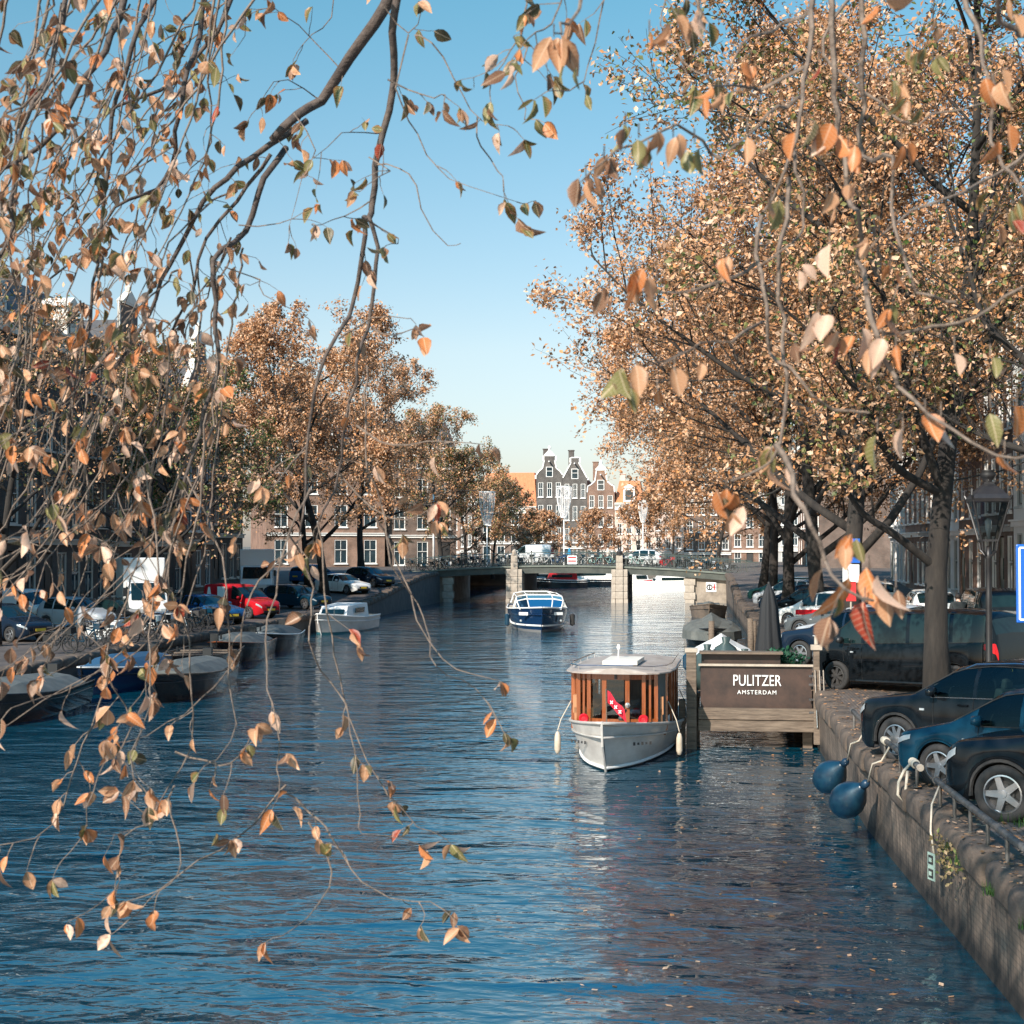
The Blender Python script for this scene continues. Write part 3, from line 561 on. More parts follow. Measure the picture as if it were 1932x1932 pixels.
def car(kind, label, loc, rz, pm, steer=0.0, spokes=5, style=0, rim=ALLOY, cladding=False, arch=None, plate=PLATE, pitch=0.0, roofm=None, rails=False, interior=False, name='parked_car', cat='car', group=None, door2=True):
    P = TOPS[kind]; L, Wd, wb, fo, r = P['L'], P['W'], P['wb'], P['fo'], P['r']; h = L/2
    t = thing(name, label, cat, loc, rz, group); t.rotation_euler = (0, pitch, rz)
    fx = h-fo; rx = fx-wb; ra = r*1.17
    tx = [a*h for a, _ in P['top']][::-1]; tz = [b for _, b in P['top']][::-1]
    xs = set(np.round(np.linspace(-h, h, 33), 3)) | {-h+.03, h-.03, -h+.08, h-.08}
    for c in (fx, rx): xs |= {round(c+ra*math.cos(a), 3) for a in np.linspace(0, pi, 13)}
    for a in list(P['ws'])+list(P['rg'])+[q for w_ in P['win'] for q in w_]: xs.add(round(a*h, 3))
    xs = sorted(xs); xs = [x for i, x in enumerate(xs) if i == 0 or x-xs[i-1] > .004]
    Hmax = max(tz)
    def top(x):
        return float(np.mean([np.interp(x+d, tx, tz) for d in (-.05, 0, .05)])) if abs(x) < h-.06 else float(np.interp(x, tx, tz))
    secs = []
    for x in xs:
        tp = top(x); e = abs(x)/h
        wv = Wd/2*(1-.05*max(0, (e-.55)/.45)**2-.27*max(0, (e-.84)/.16)**2.2)
        bl = min(np.interp(x, [-h, h*.4], [P['belt'][1], P['belt'][0]]), tp-.035)
        g = min(max((tp-bl-.035)/(Hmax-bl-.035), 0), 1)
        lo = .20+.12*max(0, (e-.9)/.1)
        for c in (fx, rx):
            if abs(x-c) <= ra: lo = max(lo, r+math.sqrt(max(ra*ra-(x-c)**2, 0))*.98)
        lo = min(lo, bl-.14)
        wr = (wv*.88)*(1-g)+wv*.735*g if kind not in ('van', 'smallvan') else (wv*.9)*(1-g)+wv*.84*g
        secs.append([(wv*.94, lo), (wv*.985, lo+.05), (wv, lo*.45+bl*.55), (wv*.985, bl-.09), (wv*.95, bl), ((wv*.95+wr)/2+.02*g, bl*.5+tp*.5-.01*(1-g)), (wr, tp-.065*g-.012), (wr*.88, tp-.018*g-.004), (0, tp+.015)])
    parts = {'body': MB(), 'windscreen': MB(), 'rear_window': MB()}
    nw = len(P['win']); sidewins = {}
    for sgn in (1, -1):
        for i in range(len(xs)-1):
            xm = (xs[i]+xs[i+1])/2/h
            for j in range(8):
                p = [(xs[i], sgn*secs[i][j][0], secs[i][j][1]), (xs[i+1], sgn*secs[i+1][j][0], secs[i+1][j][1]), (xs[i+1], sgn*secs[i+1][j+1][0], secs[i+1][j+1][1]), (xs[i], sgn*secs[i][j+1][0], secs[i][j+1][1])]
                if sgn > 0: p = p[::-1]
                tgt = parts['body']
                if j >= 6 and P['ws'][1] < xm < P['ws'][0]-.02: tgt = parts['windscreen']
                elif j >= 6 and P['rg'][1]+.01 < xm < P['rg'][0]: tgt = parts['rear_window']
                elif j in (4, 5):
                    for wi, (a, c) in enumerate(P['win']):
                        if c < xm < a: tgt = sidewins.setdefault((sgn, wi), MB())
                tgt.face(p)
    bmb = parts['body']
    for i, sg in ((0, -1), (len(xs)-1, 1)):
        ring = [(xs[i], a, b) for a, b in secs[i]]+[(xs[i], -a, b) for a, b in secs[i][::-1][1:]]
        bmb.face(ring if sg < 0 else ring[::-1])
    def weld(mb, nm, m_):
        o = mb.build(nm, m_, t, True)
        import bmesh
        bm = bmesh.new(); bm.from_mesh(o.data); bmesh.ops.remove_doubles(bm, verts=bm.verts, dist=.0008); bmesh.ops.recalc_face_normals(bm, faces=bm.faces); bm.to_mesh(o.data); bm.free()
        return o
    CARGLASS = TINTG if interior else MATS['car_glass']
    body = weld(bmb, 'body', pm)
    weld(parts['windscreen'], 'windscreen', CARGLASS)
    if parts['rear_window'].f: weld(parts['rear_window'], 'rear_window', CARGLASS)
    for k, mb in sidewins.items(): weld(mb, 'side_window', CARGLASS)
    u = MB(); u.box((0, 0, .47), (L*.90, Wd-.62, .5)); u.box((0, 0, .30), (wb-2*ra-.06, Wd*.9, .16)); u.build('underbody', UNDER, t)
    if interior:
        for k_, x in enumerate((.02*h, -.42*h)):
            for s in (1, -1):
                st_ = MB(); st_.box((x, s*Wd*.21, .62), (.5, .46, .16)); st_.box((x-.30, s*Wd*.21, .92), (.14, .44, .60), (0, -.22, 0)); st_.box((x-.38, s*Wd*.21, 1.28), (.09, .24, .17), (0, -.2, 0)); st_.build('seat', SEATM, t, bev=.04)
        st_ = MB(); st_.box((P['ws'][0]*h-.22, 0, P['belt'][0]-.08), (.40, Wd*.78, .18)); st_.build('dashboard', UNDER, t)
        st_ = MB(); st_.lathe([(.17, -.012), (.19, 0), (.17, .012)], 16, (P['ws'][0]*h-.46, Wd*.21, P['belt'][0]+.0), 'x', False); st_.build('steering_wheel', UNDER, t)
    for c in (fx, rx):
        for s in (1, -1):
            ms = wheel_meshes(r, spokes, style, rim)
            w_ = inst('wheel', ms[0], t, (c, s*(Wd/2-.125), r), (0, 0, (0 if s > 0 else pi)+(steer if c == fx else 0)))
            inst('rim', ms[1], w_); inst('brake_disc', ms[2], w_)
            am = MB(); am.tube([(c+ra*math.cos(a)*1.0, s*(np.interp(c+ra*math.cos(a), xs, [q[0][0] for q in secs])+.012), r+ra*math.sin(a)*.98) for a in np.linspace(-.12, pi+.12, 15)], .028 if cladding else .012, 5)
            am.build('wheel_arch', RUBBER if cladding else pm, t)
    def side_pt(x, j): return [np.interp(x, xs, [q[j][0] for q in secs]), np.interp(x, xs, [q[j][1] for q in secs])]
    for s in (1, -1):
        seams = [P['win'][0][0]*h*.92, (P['win'][0][1])*h-.03] + ([P['win'][1][1]*h-.03] if nw > 1 and kind != 'van' else [])
        for x in seams:
            sm = MB(); sm.tube([(x, s*(side_pt(x, j)[0]+.0015), side_pt(x, j)[1]) for j in (1, 2, 3, 4)], .006, 4); sm.build('door_seam', UNDER, t)
        for x in seams[1:3]:
            q = side_pt(x+.16, 3); hm = MB(); hm.box((x+.17, s*(q[0]+.018), q[1]-.02), (.17, .03, .03)); hm.build('door_handle', pm, t)
        q = side_pt(P['win'][0][0]*h-.10, 4); mm = MB(); mx = P['win'][0][0]*h-.10
        mm.loft([[(mx+dx*.5, s*(q[0]+yy), q[1]+.08+dz) for dx, dz in ((-.10*k_, -.07*k_), (.14*k_, -.05*k_), (.12*k_, .07*k_), (-.10*k_, .08*k_))] for k_, yy in ((.35, .0), (.9, .08), (1.05, .15), (.6, .23))], True, True)
        mm.build('mirror', pm if kind != 'van' else BLACK, t, True)
        # lamps
        def lamp(nm, m_, x0, x1, lo_, hi_):
            lm = MB(); R_ = []
            idx = [i for i, x in enumerate(xs) if min(x0, x1) <= x <= max(x0, x1)]
            for i in idx:
                f_ = (xs[i]-x0)/(x1-x0); q2, q3, q4 = (Vector(secs[i][j]) for j in (2, 3, 4)); a_ = q2.lerp(q3, lo_+(1-lo_)*.75*f_); b_ = q3.lerp(q4, hi_)
                R_.append([(xs[i]+(.012 if x0 > 0 else -.012)*(1-f_), s*(a_.x+.010), a_.y), (xs[i]+(.012 if x0 > 0 else -.012)*(1-f_), s*((a_.x+b_.x)/2+.014), (a_.y+b_.y)/2), (xs[i], s*(b_.x+.008), b_.y)])
            if len(R_) > 1: lm.loft(R_, False); lm.build(nm, m_, t, True)
        lamp('headlight', LAMPGL, h-.02, h-.40, .62, .5)
        lamp('tail_light', REDLAMP, -h+.005, -h+.26, .35 if kind in ('van', 'smallvan', 'suv') else .6, .6)
        tr_ = MB(); a_, c_x = P['win'][0][0]*h, P['win'][-1][1]*h
        tr_.tube([(x, s*(side_pt(x, 4)[0]+.004), side_pt(x, 4)[1]) for x in np.linspace(c_x, a_, 12)], .010, 4); tr_.build('belt_trim', CHROME if rails else BLACK, t)
        tr_ = MB(); tr_.tube([(x, s*(side_pt(x, 6)[0]+.004), side_pt(x, 6)[1]) for x in np.linspace(c_x-.05, P['ws'][0]*h-.03, 14)], .011, 4); tr_.build('roof_gutter', BLACK, t)
        hs_ = MB(); hs_.tube([(x, s*(side_pt(x, 5)[0]+.001), side_pt(x, 5)[1]+.003) for x in np.linspace(P['ws'][0]*h+.06, h-.30, 8)], .006, 4); hs_.build('bonnet_seam', UNDER, t)
        q = side_pt(fx-ra-.10, 3); ind = MB(); ind.box((fx-ra-.10, s*(q[0]+.010), q[1]-.10), (.085, .018, .032)); ind.build('indicator', LAMPGL, t)
        rb_ = MB(); rb_.tube([(x, s*(side_pt(x, 1)[0]+.006), .27) for x in np.linspace(rx+ra+.03, fx-ra-.03, 6)], .03, 5); rb_.build('sill_trim', RUBBER if cladding else pm, t)
    gz = np.interp(h-.05, tx, tz)-.16
    gr = MB(); gr.box((h-.01, 0, gz), (.05, Wd*.40, .10)); gr.box((h-.005, 0, .38), (.06, Wd*.62, .12)); gr.build('grille', BLACK, t)
    for sx in (h+.025, -h-.02):
        pl = MB(); pl.box((sx, 0, .48 if sx > 0 else .62), (.012, .5, .11)); pl.build('number_plate', plate, t)
    if rails:
        for s in (1, -1):
            rl = MB(); q = [(x*h, s*(side_pt(x*h, 6)[0]-.02), side_pt(x*h, 6)[1]+.05) for x in (.06, .0, -.3, -.6, -.72)]; q[0] = (q[0][0]+.05, q[0][1], q[0][2]-.06); rl.tube(q, .016, 5); rl.build('roof_rail', CHROME, t)
    return t
P_TEAL = paint('paint_teal_blue', (.004, .028, .050)); P_BLK = paint('paint_black', (.006, .008, .010)); P_NAVY = paint('paint_navy', (.008, .016, .03)); P_WH = paint('paint_white', (.62, .62, .60)); P_RED = paint('paint_red', (.42, .012, .018)); P_SIL = paint('paint_silver', (.30, .32, .34), .3); P_BLUE = paint('paint_blue', (.012, .07, .18)); P_GREY = paint('paint_grey', (.07, .08, .085)); P_GRN = paint('paint_deep_green', (.012, .045, .042))
def nose_at(kind, u, v, z, rz, side=-1):
    """place a car so that its front wheel (side: -1 right, +1 left) stands where pixel (u,v) meets height z"""
    P = TOPS[kind]; g = at_z(u, v, z); off = Matrix.Rotation(rz, 2) @ Vector((P['L']/2-P['fo'], side*(P['W']/2-.05)))
    return (g.x-off.x, g.y-off.y, z)
A = math.radians
def right_car(kind, u, v, deg, label, pm, **k):
    rz = A(180-deg); loc = nose_at(kind, u, v, 1.42, rz, 1); return car(kind, label, loc, rz, pm, pitch=A(1.7), **k)
right_car('suv', 1893, 1548, 36, 'dark crossover with large five-spoke alloy wheels beside the quay railing end', P_BLK, spokes=5, style=1, steer=A(6), cladding=True, interior=True)
right_car('hatch', 1772, 1482, 42, 'teal blue hatchback parked between two dark crossovers', P_TEAL, spokes=5, style=1, steer=A(2), interior=True)
right_car('suv', 1693, 1434, 44, 'black crossover with roof rails and multi-spoke wheels behind the teal hatchback', P_BLK, spokes=10, style=0, steer=A(-2), cladding=True, rails=True, interior=True)
right_car('van', 1578, 1299, 43, 'glossy black passenger van parked behind the leaning tree trunk', P_BLK, spokes=7, style=2, rim=DARKM, name='passenger_van', cat='van')
right_car('suv', 1510, 1254, 38, 'dark navy pickup-nosed crossover next to the black passenger van', P_NAVY, spokes=6, style=0, interior=True)
def rc(kind, y, deg, label, pm, dx=.9, **k):
    x = qx(y)+dx+TOPS[kind]['L']/2*math.cos(A(deg)); rz = A(180-deg); return car(kind, label, (x, y, zr(qx(y)+2, y)), rz, pm, pitch=A(1.7), **k)
rc('estate', 49.5, 35, 'silver estate car dappled with light behind the sign post', P_SIL)
rc('sedan', 55.5, 35, 'dark grey saloon parked nose to the quay beside the wooden piles', P_GREY)
c_ = rc('hatch', 62.5, 35, 'white hatchback with a broad red side stripe on the sunny quay', P_WH)
for s in (1, -1):
    b = MB(); b.box((-.1, s*.885, .66), (1.9, .012, .20)); b.build('red_stripe', P_RED, c_)
rc('hatch', 69.5, 35, 'black hatchback past the white car with the red stripe', P_BLK)
rc('sedan', 76.5, 35, 'dark blue saloon parked where the quay begins to climb', P_NAVY)
rc('hatch', 83.5, 35, 'silver hatchback parked on the sunny quay near the bridge', P_SIL)
rc('estate', 91, 35, 'deep green estate car parked close to the sunny bridge end', P_GRN)
car('van', 'dark van standing in the street behind the lamp post, seen from behind', (9.6, 48.0, 1.6), A(88), P_BLK, name='street_van', cat='van')
car('estate', 'white estate car standing in the street before the white houses', (9.7, 62.0, 1.6), A(90), P_WH, plate=SIGNB)
car('estate', 'white estate car with roof rails further along the same street', (9.3, 76.0, 1.6), A(90), P_WH, rails=True)
# left quay: noses to the water
def lc(kind, u, v, deg, label, pm, **k):
    d_ = ray(u, v); g = next(CAM+d_*k for k in np.arange(40, 140, .1) if (CAM+d_*k).z <= zl((CAM+d_*k).y));  P = TOPS[kind]; rz = A(-deg)
    off = Matrix.Rotation(rz, 2) @ Vector((P['L']/2-P['fo'], -P['W']/2+.1))
    x = min(g.x-off.x, LQ-.7-P['L']/2*math.cos(rz)); return car(kind, label, (x, g.y-off.y, zl(g.y)), rz, pm, **k)
lc('smallvan', 70, 1186, 20, 'white small van with dark lettering on the shaded quay', P_WH, name='delivery_van', cat='van')
lc('hatch', 165, 1190, 22, 'silver hatchback on the shaded quay between white vans', P_SIL)
lc('hatch', 20, 1212, 25, 'dark navy hatchback on the shaded quay before the white small van', P_NAVY)
lc('sedan', 245, 1190, 32, 'black saloon on the shaded quay next to the tall white box van', P_BLK)
lc('sedan', 430, 1180, 38, 'bright blue saloon with its nose towards the moored sloops', P_BLUE)
rv = lc('smallvan', 505, 1168, 28, 'red delivery van with white side panels on the shaded quay', P_RED, name='delivery_van', cat='van')
for s in (1, -1):
    b = MB(); b.box((-.55, s*.918, 1.15), (.55, .012, 1.0)); b.build('white_panel', SIGNW, rv)
    b = MB(); b.prism([(-1.62, 1.2), (-1.30, 1.2), (-1.40, 1.62), (-1.52, 1.62)], s*.905-.005, s*.905+.005); b.build('white_emblem', SIGNW, rv)
lc('estate', 580, 1150, 30, 'dark teal estate car parked between the red van and the white saloon', P_TEAL)
lc('sedan', 655, 1122, 38, 'white saloon parked on the sloping quay below the bridge', P_WH)
lc('hatch', 705, 1108, 35, 'dark blue hatchback behind the white saloon on the slope', P_NAVY)
car('hatch', 'bright blue hatchback under the trees behind the white saloon', (-27.5, 109, zl(109)), A(60), P_BLUE)
# box lorries
def lorry(label, loc, rz, L=4.2, Wd=2.2, H=3.1, marks=False):
    t = thing('box_lorry', label, 'lorry', loc, rz)
    b = MB(); b.box((-L/2+.3, 0, .75+(H-.75)/2), (L, Wd, H-.75)); b.build('cargo_box', P_WH, t, bev=.05)
    b = MB(); b.loft([[(.42, s*Wd*.47, .45), (.42, s*Wd*.47, 2.25)] for s in (-1, 1)], False)
    cab = MB(); prof = [(.35, .45), (1.95, .45), (2.02, .95), (1.75, 1.3), (1.15, 2.15), (.35, 2.2)]; cab.prism(prof, -Wd*.46, Wd*.46); cab.build('cab', P_WH, t, bev=.06)
    g = MB(); g.face([(1.765, -Wd*.40, 1.34), (1.765, Wd*.40, 1.34), (1.20, Wd*.38, 2.10), (1.20, -Wd*.38, 2.10)]); g.build('windscreen', CARGLASS, t)
    for s in (-1, 1):
        g = MB(); g.box((1.0, s*Wd*.463, 1.65), (.7, .012, .55)); g.build('side_window', CARGLASS, t)
        g = MB(); g.box((2.0, s*Wd*.36, .85), (.06, .3, .18)); g.build('headlight', LAMPGL, t)
        g = MB(); g.box((1.6, s*(Wd*.47+.13), 1.7), (.10, .16, .4)); g.build('mirror', BLACK, t)
        for x in (1.25, -2.4):
            ms = wheel_meshes(.36, 6, 0, ALLOY); w_ = inst('wheel', ms[0], t, (x, s*(Wd/2-.14), .36), (0, 0, 0 if s > 0 else pi)); inst('rim', ms[1], w_); inst('brake_disc', ms[2], w_)
    b = MB(); b.box((2.03, 0, .62), (.05, .9, .2)); b.build('grille', BLACK, t); b = MB(); b.box((-.3, 0, .6), (L, .9, .25)); b.build('chassis', UNDER, t)
    b = MB(); b.box((2.06, 0, .5), (.012, .5, .11)); b.build('number_plate', PLATE, t)
    return t
p = at_z(314, 1186, zl(66)); lorry('tall white box van facing the water on the shaded quay', (-25.2, p.y+1.0, zl(p.y)), A(-62), 3.0, 1.9, 3.25)
p = at_z(505, 1095, zl(95)+.1); lorry('white box lorry standing in the street behind the red van', (-29.0, 99, zl(99)), A(-75), 4.6, 2.3, 3.3)
# van crossing the bridge and a car
car('smallvan', 'white van crossing the bridge behind the railing', (-13.9, 131.5, zb(-12)-.0), A(180), P_WH, name='delivery_van', cat='van')
car('hatch', 'white hatchback crossing the bridge beside the sunny pier', (-4.1, 131.8, zb(-4.1)-.01), A(180), P_WH)
# ================================================================ boats (local +x = bow, z = 0 waterline)
def hull_secs(L, B, fb, bow, draft=.4, n=17, full=2.2, stern=.85, flare=.9):
    out = []
    for i in range(n):
        s = i/(n-1); x = -L/2+L*s
        b = B/2*(stern+(1-stern)*min(1, s/.35))*(1-max(0, (s-.42)/.58)**full)
        b = max(b, .012); z = fb+(bow-fb)*max(0, (s-.2)/.8)**2+.06*(1-s)
        rake = (bow*.22)*max(0, (s-.8)/.2)
        out.append((x, b, z, rake, s))
    return out
def boat_hull(t, L, B, fb, bow, hullm, deckm, railm, bootm=None, draft=.4, full=2.2, stern=.85, coam=None, deckz=.06, topm=None, rail_r=.035, flare=.9, strakem=None):
    S_ = hull_secs(L, B, fb, bow, draft, full=full, stern=stern)
    def ring(q, levels): 
        x, b, z, rk, s = q
        out = []
        for f_, wf in levels:
            zz = -draft+(z+draft)*f_ if f_ < 0 else z*f_ if f_ > 0 else 0
            out.append((x+rk*(f_ if f_ > 0 else 0)-(.5*max(0, s-.85)/.15*(1-max(f_, 0)) if s > .85 else 0), b*wf, zz))
        return out
    def side(levels, m_, nm):
        mb = MB()
        for sg in (1, -1):
            R_ = [[(x, y*sg, z) for x, y, z in ring(q, levels)] for q in S_]; mb.loft(R_, closed=False)
        R0 = ring(S_[0], levels); mb.face([(x, y, z) for x, y, z in R0]+[(x, -y, z) for x, y, z in R0[::-1]])
        o = mb.build(nm, m_, t, True); return o
    lv = lambda f_: flare+(1-flare)*max(f_, 0)**.8
    side([(-.4, flare*.75), (0, flare), (.10, lv(.1))], bootm or hullm, 'boot_stripe')
    side([(.10, lv(.1)), (.3, lv(.3)), (.55, lv(.55)), (.72, lv(.72))], hullm, 'hull')
    side([(.72, lv(.72)+.004), (.86, lv(.86)+.012), (1.0, 1.0)], topm or hullm, 'topside')
    dk = MB(); dk.loft([[(q[0]+q[3], q[1]*.97, q[2]-deckz), (q[0]+q[3], 0, q[2]-deckz+.04), (q[0]+q[3], -q[1]*.97, q[2]-deckz)] for q in S_], False); dk.build('deck', deckm, t)
    rl = MB()
    path = [(q[0]+q[3], q[1]+.01, q[2]) for q in S_]+[(q[0]+q[3], -q[1]-.01, q[2]) for q in S_[::-1]]
    rl.tube(path, rail_r, 6); rl.build('gunwale', railm, t, True)
    rl = MB(); path = [(q[0]+q[3]*.72, q[1]*lv(.72)+.025, q[2]*.72) for q in S_]+[(q[0]+q[3]*.72, -q[1]*lv(.72)-.025, q[2]*.72) for q in S_[::-1]]; rl.tube(path, rail_r*.7, 5); rl.build('rubbing_strake', strakem or railm, t, True)
    st = MB(); q = S_[-1]; st.tube([(q[0]-.45, 0, -.3), (q[0]-.40, 0, 0), (q[0]+q[3]*.55, 0, q[2]*.55), (q[0]+q[3], 0, q[2]+.03)], .028, 6); st.build('stem', strakem or railm, t)
    return S_
VARN = mat('varnished_wood', (.15, .036, .009), (.26, .070, .017), 3, .25, coat=.6, stretch=(8, 8, .6))
HULLG = mat('hull_grey_white', (.34, .31, .28), (.52, .485, .44), 1.8, .3, stretch=(.6, 1, 1.4), detail=8); TEAK = mat('deck_teak', (.34, .27, .20), (.44, .36, .27), 6, .7)
NAVYH = mat('hull_navy', (.005, .022, .065), None, rough=.2, coat=.5); DKH = mat('hull_dark', (.006, .007, .009), (.014, .014, .015), 2, .16); ROPE = mat('rope', (.42, .36, .28), (.52, .45, .36), 40, .9)
WOODW = mat('weathered_wood', (.070, .050, .036), (.185, .138, .10), 3.5, .85, bump=.5, bscale=12, stretch=(.6, 6, 6)); BROWNP = mat('brown_panel', (.022, .013, .010), (.060, .032, .022), 2.2, .5)
CANV = mat('canvas_dark', (.06, .068, .066), (.12, .125, .115), 1.8, .8, bump=.6, bscale=4); CANW = mat('canvas_white', (.66, .66, .64), (.74, .74, .72), 2, .7)
FENDW = mat('fender_white', (.36, .29, .21), (.50, .42, .33), 6, .6); BLUEF = mat('fender_blue', (.003, .022, .048), (.009, .042, .068), 5, .30, bump=.15, bscale=14); TEALP = mat('blue_cushion', (.012, .06, .12), None, rough=.7)
# ---- saloon boat, bow towards the viewer
sb_y = 31.3; bowp = at_z(1136, 1462, 0)
sb = thing('saloon_boat', 'grey-white saloon boat with varnished wooden cabin moored at the landing stage', 'boat', (bowp.x+.36, bowp.y+4.35, 0), A(-94.5))
L_ = 8.6
boat_hull(sb, L_, 2.66, .58, 1.10, HULLG, TEAK, HULLG, bootm=mat('boot_black', (.012, .012, .013), None, rough=.4), full=2.25, stern=.8, flare=.76)
b = MB(); S_ = hull_secs(L_, 2.66, .58, 1.10, full=2.25, stern=.8)
b.tube([(q[0]-(.42*max(0, q[4]-.85)/.15), q[1]*.80, .07) for q in S_]+[(q[0]-(.42*max(0, q[4]-.85)/.15), -q[1]*.80, .07) for q in S_[::-1]], .035, 6); b.build('white_stripe', WHITE, sb)
# cabin plan, front at x = 2.0
plan = [(2.15, .30), (2.08, .62), (1.92, .88), (1.55, 1.06), (.9, 1.10), (.2, 1.10), (-.5, 1.09), (-1.2, 1.06), (-1.9, 1.0)]
z0, z1 = .62, 1.96
def cabin_side(sg):
    for i, ((xa, ya), (xb, yb)) in enumerate(zip(plan, plan[1:])):
        lo = MB(); lo.face([(xa, sg*ya, z0-.1), (xb, sg*yb, z0-.1), (xb, sg*yb, z0+.30), (xa, sg*ya, z0+.30)]); lo.build('cabin_panel', VARN if i < 3 else WHITE, sb)
        hd = MB(); hd.face([(xa, sg*ya, z1-.16), (xb, sg*yb, z1-.16), (xb, sg*yb, z1+.02), (xa, sg*ya, z1+.02)]); hd.build('cabin_header', VARN, sb)
        g = MB(); k = .985; g.face([(xa*k, sg*ya*k, z0+.28), (xb*k, sg*yb*k, z0+.28), (xb*k, sg*yb*k, z1-.14), (xa*k, sg*ya*k, z1-.14)]); g.build('cabin_window', SALG, sb)
        p_ = MB(); p_.box((xb, sg*yb, (z0+z1)/2), (.085, .085, z1-z0)); p_.build('cabin_post', VARN, sb)
        if i == 1:
            p_ = MB(); p_.box(((xa+xb)/2, sg*(ya+yb)/2, (z0+z1)/2), (.05, .05, z1-z0-.1)); p_.build('cabin_post', VARN, sb)
def clear_glass(name, tint=(.55, .62, .62), mixf=.35):
    m = bpy.data.materials.new(name); m.use_nodes = True; n, l = m.node_tree.nodes, m.node_tree.links
    tr = n.new('ShaderNodeBsdfTransparent'); tr.inputs[0].default_value = (*tint, 1); gl = n.new('ShaderNodeBsdfGlossy'); gl.inputs['Roughness'].default_value = .03
    fr = n.new('ShaderNodeFresnel'); fr.inputs[0].default_value = 1.5; mx = n.new('ShaderNodeMixShader')
    mt = n.new('ShaderNodeMath'); mt.operation = 'ADD'; mt.inputs[1].default_value = mixf*.15; l.new(fr.outputs[0], mt.inputs[0])
    l.new(mt.outputs[0], mx.inputs[0]); l.new(tr.outputs[0], mx.inputs[1]); l.new(gl.outputs[0], mx.inputs[2]); l.new(mx.outputs[0], n['Material Output'].inputs[0]); return m
SALG = clear_glass('saloon_glass', (.42, .48, .48)); CLEARG = clear_glass('clear_glass', (.8, .84, .84))
cabin_side(1); cabin_side(-1)
d = MB()
for s in (-1, 1): d.box((2.17, s*.26, (z0+z1)/2), (.06, .10, z1-z0))
d.box((2.17, 0, z1-.08), (.058, .5, .16)); d.box((2.17, 0, z0+.12), (.058, .5, .36)); do = d.build('door', VARN, sb)
g = MB(); g.box((2.16, 0, (z0+z1)/2+.12), (.02, .44, .8)); g.build('door_pane', SALG, do); g = MB(); g.lathe([(.0, 0), (.06, .02), (.06, .05), (.0, .06)], 10, (2.2, .27, 1.24), 'x', False); g.build('door_lamp', CHROME, do)
b = MB(); b.box((2.24, 0, z1-.09), (.05, .05, .12)); b.build('roof_lamp', BLACK, sb)
inn = MB(); inn.box((-1.85, 0, 1.3), (.05, 1.8, 1.2)); inn.build('rear_bulkhead', VARN, sb)
for s in (-1, 1):
    c_ = MB(); c_.box((.2, s*.75, .95), (3.2, .5, .35)); c_.box((.2, s*.98, 1.2), (3.2, .1, .4)); c_.build('bench', mat('leather_tan', (.35, .16, .07), None, rough=.5), sb)
tb = MB(); tb.box((.3, 0, 1.05), (1.6, .5, .04)); tb.box((.3, 0, .85), (.1, .1, .4)); tb.build('saloon_table', VARN, sb)
rf = MB(); R_ = []
for x, yv in [(2.42, .35), (2.36, .72), (2.2, .98), (1.8, 1.18), (.9, 1.24), (-.5, 1.22), (-2.05, 1.12)]:
    R_.append([(x, yv*k, z1+.01+.11*(1-k*k)) for k in (-1, -.8, -.5, 0, .5, .8, 1)]+[(x, yv*k, z1-.02) for k in (1, 0, -1)])
rf.loft(R_, True, True); ro = rf.build('roof', mat('roof_offwhite', (.25, .205, .175), (.37, .32, .28), 2.5, .6), sb, False)
b = MB(); b.box((.7, 0, z1+.16), (1.5, .8, .09)); b.build('roof_hatch', CREAM, ro)
b = MB()
for s in (-1, 1): b.tube([(2.1, s*.85, z1+.14), (1.6, s*1.10, z1+.14), (.9, s*1.15, z1+.14), (-1.9, s*1.05, z1+.14)], .014, 5)
b.tube([(2.1, .85, z1+.14), (2.3, .4, z1+.16), (2.3, -.4, z1+.16), (2.1, -.85, z1+.14)], .014, 5)
for s in (-1, 1):
    for x, y in ((2.1, .85), (1.6, 1.10), (.9, 1.15), (0, 1.12), (-1, 1.1), (-1.9, 1.05)): b.box((x, s*y, z1+.08), (.014, .014, .13))
b.build('roof_rail', CHROME, ro)
b = MB(); b.tube([(.5, -.15, z1+.20), (.45, -.15, z1+.45)], .014, 6); b.lathe([(.03, 0), (.05, .05), (.02, .12)], 8, (.45, -.15, z1+.4)); b.build('roof_horn', WHITE, ro)
cv = MB(); cv.face([(1.90, .915, z0+.05), (1.50, 1.10, z0+.05), (1.50, 1.10, z1-.05), (1.90, .915, z1-.05)]); cv.build('canvas_blind', CANV, sb)
b = MB(); b.tube([(3.75, 0, 1.0), (3.85, 0, 1.75)], .014, 6); fp = b.build('flag_staff', WOODW, sb)
fl = MB()
for i in range(6):
    s0, s1 = i/6, (i+1)/6
    f_ = lambda s: (3.83-.02*s, .03+.36*s, 1.72-.42*s+.03*math.sin(s*9)); g_ = lambda s: (3.80-.04*math.sin(s*8), .03+.40*s, 1.45-.42*s)
    fl.face([g_(s0), g_(s1), f_(s1), f_(s0)])
fo = fl.build('flag', mat('flag_red', (.55, .01, .03), None, rough=.7), sb)
for k in range(3):
    x = MB(); yy, zz = .12+.09*k, 1.47-.10*k
    for a in (.7, -.7): x.box((3.87, yy, zz), (.01, .018, .085), (a, 0, 0))
    x.build('white_cross', SIGNW, fo)
for s in (-1, 1):
    b = MB(); b.lathe([(.05, -.03), (.09, -.05), (.115, 0), (.09, .05), (.05, .03)], 16, (2.75, s*.66+.02, .98), 'x', False); b.lathe([(.001, .03), (.06, .03), (.06, -.03), (.001, -.03)], 12, (2.75, s*.66+.02, .98), 'x', False); b.build('red_deck_light', mat('red_plastic', (.55, .01, .02), None, rough=.35), sb)
